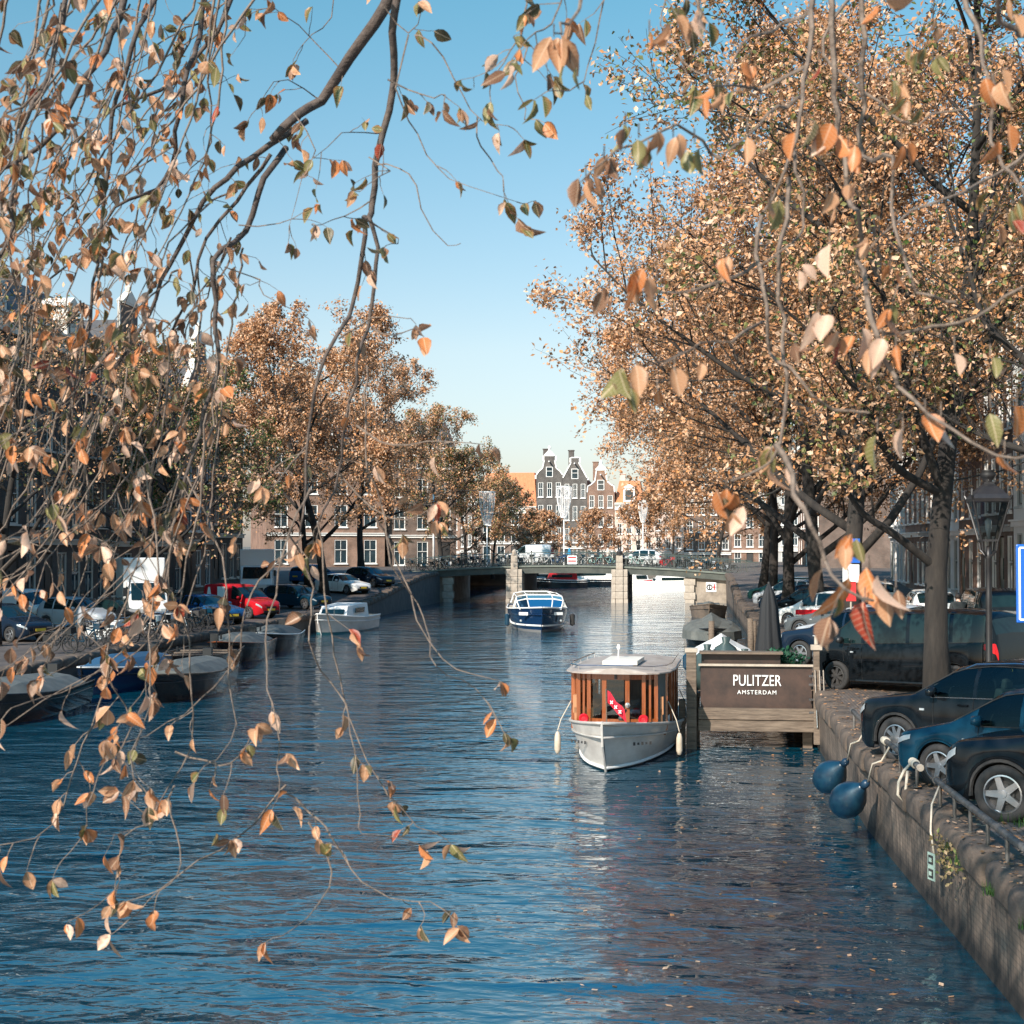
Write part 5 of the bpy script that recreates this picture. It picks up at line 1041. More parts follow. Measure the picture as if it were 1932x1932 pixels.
# ---- bicycles
BK = {}
def bicycle(colour):
    if colour.name in BK: return BK[colour.name]
    w_ = MB(); w_.lathe([(.300, -.022), (.345, -.022), (.345, .022), (.300, .022), (.300, -.022)], 20, ax='y', cap=False)
    for k in range(9): a = pi*k/9; w_.tube([(.31*math.cos(a), 0, .31*math.sin(a)), (-.31*math.cos(a), 0, -.31*math.sin(a))], .004, 3, False)
    f = MB(); bb, hd, sp_, rr, fr_ = (0, 0, .30), (.42, 0, .78), (-.16, 0, .80), (-.52, 0, .34), (.55, 0, .34)
    for a, c in ((bb, hd), (bb, sp_), (sp_, (.40, 0, .70)), (rr, bb), (rr, sp_), (hd, fr_), (hd, (.39, 0, .98)), (sp_, (-.18, 0, .92))): f.tube([a, c], .026, 6)
    f.box((-.5, 0, .72), (.36, .13, .02))
    s = MB(); s.loft([[(-.32, -.09, .92), (-.32, .09, .92), (-.32, .09, .97), (-.32, -.09, .97)], [(-.05, -.03, .94), (-.05, .03, .94), (-.05, .03, .98), (-.05, -.03, .98)]], True, True)
    f.box((-.42, 0, .55), (.30, .05, .26)); f.box((.62, 0, .86), (.26, .30, .22))
    h = MB(); h.tube([(.22, -.29, 1.02), (.36, -.22, 1.05), (.40, 0, .99), (.36, .22, 1.05), (.22, .29, 1.02)], .014, 6)
    BK[colour.name] = (w_.mesh('wheel', RUBBER), f.mesh('frame', colour), s.mesh('saddle', BLACK), h.mesh('handlebar', CHROME)); return BK[colour.name]
def place_bike(loc, rz, colour, label, group, lean=.1):
    m_ = bicycle(colour); t = thing('bicycle', label, 'bicycle', loc, rz, group); t.rotation_euler = (lean, 0, rz)
    inst('wheel', m_[0], t, (-.52, 0, .34)); inst('wheel', m_[0], t, (.55, 0, .34)); inst('frame', m_[1], t); inst('saddle', m_[2], t); inst('handlebar', m_[3], t)
bcol = [BLACK, DARKM, P_SIL, P_TEAL, P_RED, P_WH, P_BLUE, mat('paint_mint', (.25, .42, .38), None, rough=.4)]
x = -23.2; k = 0
while x < 3.6:
    if rnd.random() < .9: place_bike((x, BY0+.42+rnd.uniform(0, .25), zb(x)), rnd.choice([0, pi])+rnd.uniform(-.15, .15), bcol[rnd.choice([0, 0, 0, 1, 1, 2, 3, 4, 5, 6, 7])], 'bicycle parked against the railing of the bridge', 'bicycles along the bridge railing', rnd.uniform(-.1, .1))
    x += rnd.uniform(.38, .8)
for k in range(20): place_bike((-21.9-.2*(k % 2), 50.5+k*.95+rnd.uniform(-.3, .3), zl(60)), rnd.uniform(-.4, .3), bcol[rnd.choice([0, 1, 3, 5])], 'bicycle parked along the water edge of the shaded quay', 'bicycles on the shaded quay', rnd.uniform(-.1, .1))
for k in range(5): place_bike((12.6, 66+k*1.0, 1.6), rnd.uniform(-.2, .2)+1.3, bcol[rnd.choice([0, 1, 2, 7])], 'bicycle leaning before the white houses on the sunny street', 'bicycles by the white houses', .1)
# ---- people: one skinned body each
SKIN = mat('skin', (.55, .33, .24), None, rough=.6); HAIR = mat('hair_dark', (.03, .02, .015), None, rough=.7)
def person(label, loc, rz, coat, legs, stride=.2, h=1.74, group=None, hair=HAIR):
    t = thing('person', label, 'person', loc, rz, group); s = h/1.74
    V = [(0, 0, .95), (0, 0, 1.15), (.0, 0, 1.38), (0, 0, 1.48), (.02, 0, 1.55), (.03, 0, 1.64)]; Rr = [.145, .14, .155, .07, .06, .10]; E = [(0, 1), (1, 2), (2, 3), (3, 4), (4, 5)]
    def add(ch, rads, root):
        p = root
        for v, r in zip(ch, rads): V.append(v); Rr.append(r); E.append((p, len(V)-1)); p = len(V)-1
    for sg in (1, -1):
        st = stride*sg
        add([(st*.1, sg*.10, .88), (st*.6, sg*.105, .50), (st, sg*.11, .10), (st+.02, sg*.11, .05), (st+.16, sg*.12, .035)], [.10, .072, .05, .05, .04], 0)
        add([(0, sg*.19, 1.40), (-st*.3, sg*.245, 1.13), (.08-st*.6, sg*.25, .90), (.11-st*.7, sg*.25, .80)], [.075, .055, .042, .04], 2)
    me = bpy.data.meshes.new('body'); me.from_pydata([(a*s, b_*s, c*s) for a, b_, c in V], E, []); o = bpy.data.objects.new('body', me); link(o, t); me.materials.append(coat); me.materials.append(legs); me.materials.append(SKIN)
    m_ = o.modifiers.new('skin', 'SKIN'); m_.use_smooth_shade = True
    for i, sv in enumerate(me.skin_vertices[0].data): sv.radius = (Rr[i]*s, Rr[i]*s*(1.15 if i in (0, 1, 2) else 1)); sv.use_root = (i == 0)
    o.modifiers.new('sub', 'SUBSURF').levels = 1
    dg = bpy.context.evaluated_depsgraph_get(); nm = bpy.data.meshes.new_from_object(o.evaluated_get(dg)); o.modifiers.clear(); o.data = nm
    nm.materials.clear(); [nm.materials.append(x_) for x_ in (coat, legs, SKIN)]
    for p_ in nm.polygons:
        c = p_.center; p_.material_index = 2 if c.z > 1.50*s or (abs(c.y) > .2*s and c.z < .90*s and c.z > .7*s) else (1 if c.z < .86*s else 0)
    b = MB(); b.lathe([(.001, 1.755*s), (.06*s, 1.74*s), (.098*s, 1.68*s), (.104*s, 1.63*s), (.095*s, 1.58*s)], 12, (.012*s, 0, 0)); b.build('hair', hair, t, True)
    return t
CT_D = mat('coat_dark', (.022, .026, .026), None, rough=.9); CT_B = mat('coat_cyan', (.02, .22, .38), None, rough=.8); CT_R = mat('coat_maroon', (.14, .03, .03), None, rough=.8); CT_T = mat('coat_tan', (.30, .17, .10), None, rough=.8); JEAN = mat('jeans', (.02, .03, .06), None, rough=.9)
pw = at_y(1808, 1092, 47.0); person('person in a dark coat walking up the sunny street', (pw.x, 47.0, 1.62), A(80), CT_D, CT_D, .2)
person('person in a maroon coat walking across the bridge behind the van', (-11.6, 130.2, zb(-11.6)), A(10), CT_R, JEAN, .25)
person('person in a tan jacket beside the one in maroon on the bridge', (-11.0, 130.6, zb(-11)), A(5), CT_T, JEAN, .15)
person('person in a bright blue jacket walking across the bridge', (-10.1, 130.0, zb(-10)), A(190), CT_B, JEAN, .25)
person('person in a dark jacket on the bridge near the red-barred board', (-7.6, 130.3, zb(-7.6)), A(0), CT_D, JEAN, .2)
person('person in a pale top on the bridge past the red-barred board', (-6.8, 131.0, zb(-6.8)), A(20), CREAM, JEAN, .2)
person('person in dark clothes on the shaded quay beside the tall white box van', (-27.8, 66.5, zl(66)), A(-20), CT_D, CT_D, .1)
person('person in a dark jacket standing behind the bicycles on the shaded quay', (-28.6, 67.4, zl(66)), A(30), CT_D, JEAN, .1)
# ================================================================ trees
FOL = leaf_mat('tree_foliage', .30, .55)
TAN = [(.60, .325, .17), (.67, .40, .24), (.48, .25, .12), (.73, .485, .32), (.33, .172, .083), (.60, .27, .105), (.20, .12, .06)]
TANG = TAN+[(.20, .19, .06), (.12, .14, .045)]
GRN = [(.05, .10, .025), (.08, .13, .03), (.14, .15, .05), (.22, .17, .07)]
def smooth_pts(P, n=4):
    Q = [P[0]]+P+[P[-1]]; out = []
    for i in range(1, len(Q)-2):
        a, b, c, d = Q[i-1:i+3]
        for k in range(n):
            t_ = k/n; out.append(.5*((2*b)+(c-a)*t_+(2*a-5*b+4*c-d)*t_**2+(3*b-a-3*c+d)*t_**3))
    return out+[P[-1]]
def tree(label, loc, H, rad, seed, nleaf, leaf=.13, cols=TAN, fork=.22, lean=(0, 0), limbs=(), group=None, r0=None, nl=9, bare=0.0, zc=.58, name='canal_tree'):
    r = random.Random(seed); t = thing(name, label, 'tree', loc, 0, group)
    r0 = r0 or H*.016; cz, rz_ = H*zc, H*(1-zc)
    wood = MB(); tw = []
    def ell(p, d):
        a = (d.x/rad)**2+(d.y/rad)**2+(d.z/rz_)**2; b = 2*(p.x*d.x/rad**2+p.y*d.y/rad**2+(p.z-cz)*d.z/rz_**2); c = (p.x/rad)**2+(p.y/rad)**2+((p.z-cz)/rz_)**2-1
        D = b*b-4*a*c
        return max((-b+math.sqrt(D))/(2*a), .3) if D > 0 else .6
    def path(p, d, L, n, wob, up):
        pts = [p]
        for i in range(n):
            d = (d+Vector((r.gauss(0, wob), r.gauss(0, wob), r.gauss(0, wob)+up))).normalized(); pts.append(pts[-1]+d*(L/n))
        return pts
    def along(pts, s):
        k = min(int(s*(len(pts)-1)), len(pts)-2); f_ = s*(len(pts)-1)-k; return pts[k].lerp(pts[k+1], f_), (pts[k+1]-pts[k]).normalized()
    def side(d, ang):
        o = d.orthogonal().normalized(); o = Matrix.Rotation(r.uniform(0, 2*pi), 3, d) @ o; return (d*math.cos(ang)+o*math.sin(ang)).normalized()
    def twigs(pts, n, L):
        for i in range(n):
            p, d = along(pts, r.uniform(.25, 1)); q = side(d, r.uniform(.5, 1.1)); q.z += .1; ln = min(L*r.uniform(.6, 1.3), ell(p, q.normalized())+.5)
            tp = path(p, q.normalized(), ln, 3, .18, -.02); tw.append(tp); wood.tube(tp, [.011, .009, .007, .004], 3, False)
    def branches(pts, rb, n, L):
        for i in range(n):
            p, d = along(pts, .22+.78*(i+r.random())/n); q = side(d, r.uniform(.5, 1.05)); q.z += .18; q.normalize(); ln = min(L*r.uniform(.7, 1.3), ell(p, q))
            bp = path(p, q, ln, 5, .13, .03); rr = rb*.30; wood.tube(bp, [rr*(1-.16*k) for k in range(6)], 4, False); twigs(bp, 8, .16*rad+.35)
    tp = path(Vector((0, 0, -.1)), Vector((lean[0], lean[1], 1)).normalized(), H*.86, 10, .045, .05)
    wood.tube(tp, [r0*(1.35 if k == 0 else 1.0-.085*k) for k in range(11)], 10)
    lst = []
    for k in range(nl):
        s = fork+(.92-fork)*(k+.5*r.random())/nl; p, d = along(tp, s/.86 if s/.86 < 1 else .99); az = k*2.4+r.uniform(-.5, .5)
        q = Vector((math.cos(az), math.sin(az), r.uniform(.35, .9)+s*.5)).normalized(); L = ell(p, q)*r.uniform(.85, 1.05)
        lp_ = path(p, q, L, 7, .10, .02); rr = r0*(1-.75*s)*.55; wood.tube(lp_, [rr*(1-.12*j) for j in range(8)], 6); lst.append((lp_, rr, L))
    for pts in limbs:
        pts = [Vector(p_) for p_ in pts]; kz = min(tp, key=lambda q_: abs(q_.z-pts[0].z+.4)); pts = smooth_pts([kz]+pts[1:]); rr = r0*.36; n = len(pts); wood.tube(pts, [rr*(1-.9*j/(n-1)) for j in range(n)], 8); lst.append((pts, rr, sum((a-b).length for a, b in zip(pts, pts[1:]))))
    for pts, rr, L in lst: branches(pts, rr, max(5, int(L*1.15)), L*.42)
    branches(tp[6:], r0*.4, 7, rad*.5)
    wood.build('trunk', BARK, t, True)
    n_tw = len(tw); per = nleaf/max(n_tw, 1); P = []
    for pts in tw:
        m_ = int(per*r.uniform(.3, 1.7)) if r.random() > bare else int(per*.15)
        A_ = np.array([tuple(p_) for p_ in pts]); s = nr.random(m_)**.8*(len(pts)-1); k = np.minimum(s.astype(int), len(pts)-2); f_ = (s-k)[:, None]
        P.append(A_[k]*(1-f_)+A_[k+1]*f_+nr.normal(size=(m_, 3))*.13*(rad/7))
    leaves('crown', np.concatenate(P), leaf, cols, FOL, t, up=.6)
    return t
def rel(base, pts, y): return [tuple(at_y(u, v, yy)-Vector(base)) for (u, v), yy in zip(pts, np.linspace(y[0], y[1], len(pts)))]
b1 = at_y(1771, 1262, 31.0); b1.z = 1.45
tree('leaning autumn tree with a dark trunk beside the black passenger van', b1, 17.5, 7.2, 3, 46000, .13, TANG, lean=(-.03, 0), r0=.27, nl=10, fork=.36, bare=.12, zc=.56, limbs=[
  rel(b1, [(1741, 1045), (1690, 1010), (1630, 970), (1595, 920), (1570, 870), (1540, 800)], (31, 29)),
  rel(b1, [(1745, 920), (1690, 880), (1650, 800), (1590, 700), (1500, 600), (1400, 520)], (31, 28)),
  rel(b1, [(1755, 900), (1785, 860), (1805, 800), (1815, 700), (1800, 560)], (31, 33)),
  rel(b1, [(1740, 880), (1720, 760), (1690, 640), (1640, 480), (1560, 320), (1450, 200)], (31, 29))])
b2 = Vector((9.3, 28.5, 1.58))
tree('broad tree by the large blue parking sign sending dark limbs over the quay', b2, 18, 7.0, 5, 9000, .12, TANG+GRN[:2], r0=.30, nl=6, fork=.45, bare=.3, limbs=[
  rel(b2, [(2080, 830), (1990, 730), (1932, 680), (1860, 610), (1830, 520), (1795, 420), (1770, 320)], (28.5, 30)),
  rel(b2, [(2100, 950), (1990, 880), (1930, 850), (1840, 815), (1760, 770), (1690, 705)], (28.5, 30))])
tree('tall autumn tree spreading over the water behind the leaning one', (5.6, 52, 1.45), 21, 10.6, 8, 80000, .17, TAN, r0=.36, nl=17, fork=.13, zc=.46)
tree('autumn tree beside the blue parking board and the silver estate car', (5.4, 63, 1.45), 20, 10.6, 13, 60000, .18, TAN, r0=.34, nl=17, fork=.13, zc=.46)
tree('autumn tree over the wooden piles and the dark saloon', (5.0, 75, 1.45), 18.5, 11.2, 21, 87400, .17, TAN, r0=.32, nl=15, fork=.13, zc=.46)
tree('autumn tree halfway between the piles and the bridge on the sunny quay', (5.0, 88, 1.5), 17, 10.4, 22, 64399, .18, TAN, r0=.3, nl=13, fork=.2, zc=.5)
tree('autumn tree nearest the bridge on the sunny quay', (5.2, 103, 1.8), 15.5, 8.4, 23, 46000, .19, TAN, r0=.3, nl=12, fork=.2, zc=.5)
tree('russet tree at the corner beyond the sunny bridge end', (3.0, 143, 2.0), 14, 7.0, 24, 32199, .22, TAN, nl=11, zc=.52)
# shaded side
for x, y, H, rad, sd_, n, lf, cols, lab in (
 (-26.0, 54, 13.5, 5.6, 31, 3000, .17, TANG, 'thin-leaved tree before the dark house with the heavy cornice'),
 (-26.5, 70, 14.0, 6.2, 32, 6500, .18, TANG, 'tawny tree behind the tall white box van'),
 (-28.0, 82, 15.0, 5.6, 33, 23000, .18, GRN+TAN[:2], 'still green tree behind the bright blue saloon'),
 (-27.5, 107, 15.0, 6.4, 34, 29899, .19, TAN, 'tawny tree at the foot of the bridge ramp behind the dark blue hatchback'),
 (-23.0, 94, 19.2, 8.4, 35, 46000, .20, TAN, 'tallest rounded autumn tree on the shaded quay behind the red delivery van'),
 (-25.5, 116, 18.0, 7.6, 36, 27599, .20, TAN, 'autumn tree at the shaded corner of the bridge'),
 (-23.5, 143, 17.0, 6.8, 37, 20700, .22, TANG, 'autumn tree just beyond the shaded end of the bridge'),
 (-22.5, 153, 13.6, 5.8, 38, 16099, .23, TANG+GRN[:2], 'greenish autumn tree behind the first light basket'),
 (-21.5, 166, 11.0, 5.2, 39, 13799, .25, TAN+GRN[2:], 'farther autumn tree past the light basket'),
 (-17.6, 178, 7.4, 4.0, 40, 11500, .25, TAN, 'bushy autumn tree before the long red tiled roof'),
 (-11.6, 188, 8.0, 3.0, 41, 5060, .25, TAN, 'slender autumn tree before the neck-gabled house'),
 (-6.0, 188, 9.0, 3.4, 42, 5979, .25, TAN, 'slender tree before the pale far houses'),
 (-1.8, 188, 11.0, 4.2, 43, 8280, .25, TAN, 'golden tree before the wide white far house')):
    z = zl(y) if y < 126 else 1.2
    tree(lab, (x, y, z), H, rad, sd_, n, lf, cols, nl=13, fork=.2, zc=.54)
# ================================================================ overhanging foreground tree
LEAF = vein_leaf_mat('fore_leaf')
COL = dict(tan=(.62, .32, .17), orange=(.66, .23, .075), pale=(.74, .485, .35), brown=(.28, .14, .08), green=(.035, .105, .028), olive=(.24, .215, .075), red=(.34, .045, .02), dark=(.085, .075, .035))
def leaf_variant(seed):
    r = random.Random(seed); curl = r.uniform(-.2, .75); fold = r.uniform(.05, 1.0); tw_ = r.uniform(-.5, .5); wd = r.uniform(.24, .34)
    st = [(0, 0), (.14, .60), (.38, 1.0), (.62, .86), (.84, .42), (1, 0)]; V = []; idx = []
    for s, w_ in st:
        row = []
        for k in ((-1, 0, 1) if w_ else (0,)):
            y = k*w_*wd; z = -curl*s*s+abs(k)*fold*w_*wd+k*tw_*s*wd*.5+r.uniform(-.02, .02)*(1 if w_ else 0)
            row.append(len(V)); V.append((s, y, z))
        idx.append(row)
    Fc = []
    for a, b in zip(idx, idx[1:]):
        if len(a) == 1: Fc += [(a[0], b[1], b[0]), (a[0], b[2], b[1])]
        elif len(b) == 1: Fc += [(a[0], a[1], b[0]), (a[1], a[2], b[0])]
        else:
            for k in (0, 1): Fc += [(a[k], a[k+1], b[k+1]), (a[k], b[k+1], b[k])]
    return np.array(V), np.array(Fc), np.array([(v[0], v[1]/wd, seed*3.7) for v in V]), np.array([1.0 if len(r_) == 1 or j == 1 else 0.0 for r_ in idx for j in range(len(r_))])
VAR = [leaf_variant(k) for k in range(16)]
SPOTS = []                                  # base, direction, normal, length, colour name, photo size
def add_leaf(p, d, size, col):
    d = d.normalized(); n = Vector((rnd.gauss(0, 1), rnd.gauss(-.5, 1), rnd.gauss(.3, .8)))
    n = (n-d*n.dot(d)); n = n.normalized() if n.length > 1e-3 else d.orthogonal().normalized()
    SPOTS.append((p, d, n, size, col, size/max((p-CAM).length, .5)))
ft = thing('overhanging_tree', 'overhanging tree with drooping twigs and curled orange and green leaves', 'tree', (5.6, .6, 1.45))
FB = Vector((5.6, .6, 1.45))
TWB = MB(); LIMB = []
def smooth(pts, step):
    out = []; P = [pts[0]]+pts+[pts[-1]]
    for i in range(1, len(P)-2):
        a, b, c, d = P[i-1], P[i], P[i+1], P[i+2]; n = max(2, int((c-b).length/step))
        for k in range(n):
            t_ = k/n; out.append(.5*((2*b)+(c-a)*t_+(2*a-5*b+4*c-d)*t_**2+(3*b-a-3*c+d)*t_**3))
    out.append(P[-2]); return out
def pick(green):
    x = rnd.random()
    if x < green: return rnd.choice(['green', 'green', 'olive', 'dark'])
    return rnd.choice(['tan']*6+['orange']*3+['pale']*3+['brown']*5+['olive', 'dark'] if rnd.random() < .975 else ['red', 'orange'])
def twig(p, d, L, nleaf, green, size, r=.0022):
    pts = [p]
    for k in range(4):
        d = (d+Vector((rnd.gauss(0, .22), rnd.gauss(0, .22), rnd.gauss(-.10, .2)))).normalized(); pts.append(pts[-1]+d*(L/4))
    TWB.tube(pts, [r, r*.9, r*.75, r*.6, r*.45], 3, False)
    for k in range(nleaf):
        s = 1-(rnd.random()**1.6)*.7 if k else 1.0; i = min(int(s*4), 3); q = pts[i].lerp(pts[i+1], s*4-i)
        dr = Vector((rnd.gauss(0, .55), rnd.gauss(0, .55), -1.0+rnd.gauss(0, .45)))+d*.4
        add_leaf(q, dr, size*rnd.uniform(.7, 1.2), pick(green))
def stem(uv, d0, d1, r0, r1, dens, green=.08, big=False, size=.070, tl=.16, name=None, end=True):
    ds = np.linspace(d0, d1, len(uv)); pts = [at_d(u, v, d)+Vector((0, rnd.uniform(-.06, .06)*d*.3, 0)) for (u, v), d in zip(uv, ds)]
    pts = smooth(pts, .06*max(d0, d1)/5); n = len(pts)
    pts = [p+Vector((rnd.gauss(0, .004), rnd.gauss(0, .01), rnd.gauss(0, .004))) for p in pts]
    rr = [r0+(r1-r0)*k/(n-1) for k in range(n)]
    (LIMB.append((pts, rr)) if big else TWB.tube(pts, rr, 5 if r0 > .004 else 4, False))
    for a, b in zip(pts, pts[1:]):
        L = (b-a).length; k = L*dens/2.2
        m_ = int(k)+(rnd.random() < k-int(k))
        for _ in range(m_):
            d = (b-a).normalized(); q = (d*.5+Vector((rnd.gauss(0, .8), rnd.gauss(0, .8), rnd.gauss(-.25, .6)))).normalized()
            twig(a.lerp(b, rnd.random()), q, tl*rnd.uniform(.3, 1.5), rnd.choice([1, 2, 2, 3, 4]), green, size)
    if end: twig(pts[-1], (pts[-1]-pts[-2]).normalized(), .08, 3, green, size)
    return pts
# main limbs
M1 = stem([(780, -70), (735, 30), (640, 130), (600, 182), (565, 225), (525, 275)], 6.0, 6.2, .027, .018, 5, .25, True, end=False)
M1a = stem([(570, 220), (480, 300), (420, 365), (370, 420), (320, 500), (270, 590), (215, 690), (170, 780)], 6.2, 6.0, .014, .005, 14, .26, True)
M1b = stem([(530, 270), (500, 335), (455, 430), (420, 500), (408, 570), (412, 660), (395, 780), (360, 900), (330, 1010), (290, 1130)], 6.2, 5.6, .014, .004, 9, .1, True)
M1c = stem([(510, 290), (440, 380), (390, 450), (370, 540), (330, 640), (310, 760), (260, 880)], 6.3, 6.4, .009, .003, 15, .12, True)
M2 = stem([(765, -60), (750, 40), (735, 150), (715, 235), (705, 310), (697, 380), (692, 415)], 5.8, 5.8, .017, .012, 5, .4, True, end=False)
M2a = stem([(694, 410), (680, 490), (655, 570), (640, 640), (612, 715), (585, 820), (572, 920), (560, 1010)], 5.8, 5.6, .010, .004, 6, .12, True)
M2b = stem([(697, 410), (713, 470), (712, 540), (696, 620), (688, 690), (660, 800), (640, 890), (612, 990)], 5.8, 5.9, .009, .004, 6, .12, True)
M3 = stem([(380, -60), (370, 60), (372, 140), (350, 260), (300, 330), (235, 400), (160, 470), (60, 560)], 6.8, 6.6, .014, .004, 14, .26, True)
M4 = stem([(240, -60), (215, 70), (150, 190), (80, 270), (-40, 350)], 6.0, 5.6, .016, .008, 12, .26, True, end=False)
M5 = stem([(310, -60), (270, 60), (215, 180), (185, 330), (180, 500), (150, 640), (120, 790)], 6.4, 6.0, .012, .004, 15, .26, True)
M6 = stem([(120, -60), (80, 100), (40, 250), (10, 420), (-30, 560)], 5.2, 5.0, .010, .005, 14, .26, True)
M7 = stem([(440, -50), (430, 40), (330, 150), (210, 230), (110, 330), (20, 480)], 7.4, 7.2, .012, .004, 12, .26, True)
# drooping shoots
anchors = [p for M in (M1a, M1b, M1c, M3, M4, M5, M6, M7) for p in M[2::4]]
def to_uv(p):
    q = RM.transposed() @ (p-CAM); return 966+F*q.x/-q.z, 966-F*q.y/-q.z, -q.z
A2 = [(*to_uv(p),) for p in anchors]; A2 = [a for a in A2 if a[0] < 520 and a[1] < 900]
for k in range(46):
    u, v, d = rnd.choice(A2); L = rnd.uniform(170, 430); sl_ = rnd.gauss(-.72, .34); dv = d+rnd.uniform(-1.3, 1.0)
    b_ = rnd.uniform(-40, 40); e_ = min(v+L, 1230)
    if e_-v < 90: continue
    stem([(u, v), (u+sl_*L*.25+b_*.5, v+(e_-v)*.3), (u+sl_*L*.6+b_, v+(e_-v)*.65), (u+sl_*L*rnd.uniform(.8, 1.2), e_)], d, dv, .0045, .0016, rnd.uniform(9, 17), .30 if v < 420 else .08, size=.064)
for k in range(15):                          # long whips hanging from above the frame on the left
    u = rnd.uniform(0, 520); dv = rnd.uniform(4.6, 7); L = rnd.uniform(400, 900); sl_ = rnd.uniform(-.75, -.15)
    stem([(u, -60), (u+sl_*L*.3+rnd.uniform(-30, 30), L*.3), (u+sl_*L*.6+rnd.uniform(-40, 40), L*.6), (u+sl_*L, L-60)], dv, dv+rnd.uniform(-.6, .6), .006, .0018, rnd.uniform(8, 15), .26, size=.064)
A3 = [a for a in A2 if a[1] > 380]
for k in range(18):
    u, v, d = rnd.choice(A3); e_ = rnd.uniform(960, 1400); L = e_-v; sl_ = rnd.uniform(-1.0, -.1); b_ = rnd.uniform(-30, 50)
    stem([(u, v), (u+sl_*L*.12+b_*.5, v+L*.35), (u+sl_*L*.4+b_, v+L*.68), (u+sl_*L*.85, v+L*.9), (u+sl_*L*1.15, e_)], d, d+rnd.uniform(-1, .4), .005, .0016, rnd.uniform(4, 8), .05, size=.068)
# lower curtain, traced
low = [
 ([(412, 660), (400, 800), (370, 930), (330, 1040), (300, 1150), (240, 1232), (120, 1300), (-20, 1395)], 5.6, 8), ([(330, 640), (300, 800), (250, 1000), (160, 1150), (60, 1230), (-30, 1280)], 5.8, 9),
 ([(215, 690), (180, 820), (130, 950), (50, 1080), (-30, 1160)], 5.5, 9), ([(170, 780), (120, 900), (60, 980), (-20, 1040)], 5.2, 9), ([(395, 780), (350, 900), (300, 1000), (230, 1090), (130, 1170), (20, 1215)], 6, 7),
 ([(572, 920), (550, 1030), (520, 1120), (508, 1207), (514, 1296), (534, 1355), (532, 1444), (537, 1484)], 5.5, 2.5), ([(537, 1484), (495, 1529), (445, 1583), (356, 1637), (277, 1702), (218, 1751)], 5.4, 6), ([(537, 1484), (574, 1538), (633, 1568), (648, 1618), (693, 1652), (742, 1692), (811, 1707), (851, 1722)], 5.4, 6), ([(586, 1548), (616, 1618), (616, 1677), (584, 1726), (544, 1756)], 5.4, 3),
 ([(395, 780), (385, 950), (360, 1090), (356, 1207), (366, 1306), (346, 1415), (318, 1484), (297, 1543), (237, 1578), (208, 1652), (208, 1687), (160, 1722)], 5.5, 5.5), ([(318, 1484), (320, 1540), (345, 1600), (350, 1640), (290, 1690)], 5.4, 5), ([(346, 1415), (420, 1440), (480, 1400)], 5.5, 5),
 ([(560, 1010), (580, 1110), (594, 1207), (608, 1291), (643, 1336), (668, 1415), (688, 1529), (688, 1568), (762, 1590)], 5.6, 3.5), ([(612, 990), (620, 1120), (633, 1237), (658, 1355), (693, 1435), (737, 1499), (787, 1563), (816, 1583)], 5.7, 6),
 ([(688, 690), (700, 850), (720, 980), (745, 1065), (780, 1140), (816, 1207), (831, 1256), (890, 1306), (935, 1365)], 5.8, 2.6), ([(720, 980), (760, 1090), (790, 1170), (840, 1245), (925, 1275)], 5.8, 2.4),
 ([(260, 880), (255, 1000), (240, 1130), (215, 1250), (232, 1375), (188, 1444), (183, 1514), (143, 1583), (99, 1632)], 5.6, 6), ([(215, 1250), (168, 1375), (148, 1464), (119, 1553), (30, 1590)], 5.6, 7), ([(260, 880), (290, 1050), (270, 1200), (290, 1330), (260, 1420), (275, 1490)], 5.3, 7), ([(330, 1010), (300, 1110), (260, 1200), (150, 1290), (40, 1330)], 5.6, 7),
 ([(360, 900), (420, 1020), (440, 1150), (430, 1280), (440, 1400), (400, 1440)], 5.6, 4.5), ([(560, 1010), (480, 1120), (440, 1230), (380, 1320), (300, 1370), (240, 1400)], 5.6, 5), ([(640, 890), (700, 960), (760, 980), (830, 950)], 5.9, 6), ([(585, 820), (540, 900), (480, 950), (440, 1000)], 5.7, 7), ([(660, 800), (740, 840), (830, 830), (890, 840)], 5.5, 6), ([(640, 640), (700, 600), (760, 595)], 5.8, 3), ([(696, 620), (740, 635), (790, 620)], 5.8, 2)]
for uv, d, de in low: stem(uv, d+.1, d-.3, .0042, .0016, de*1.7, .04, size=.068, tl=.13)
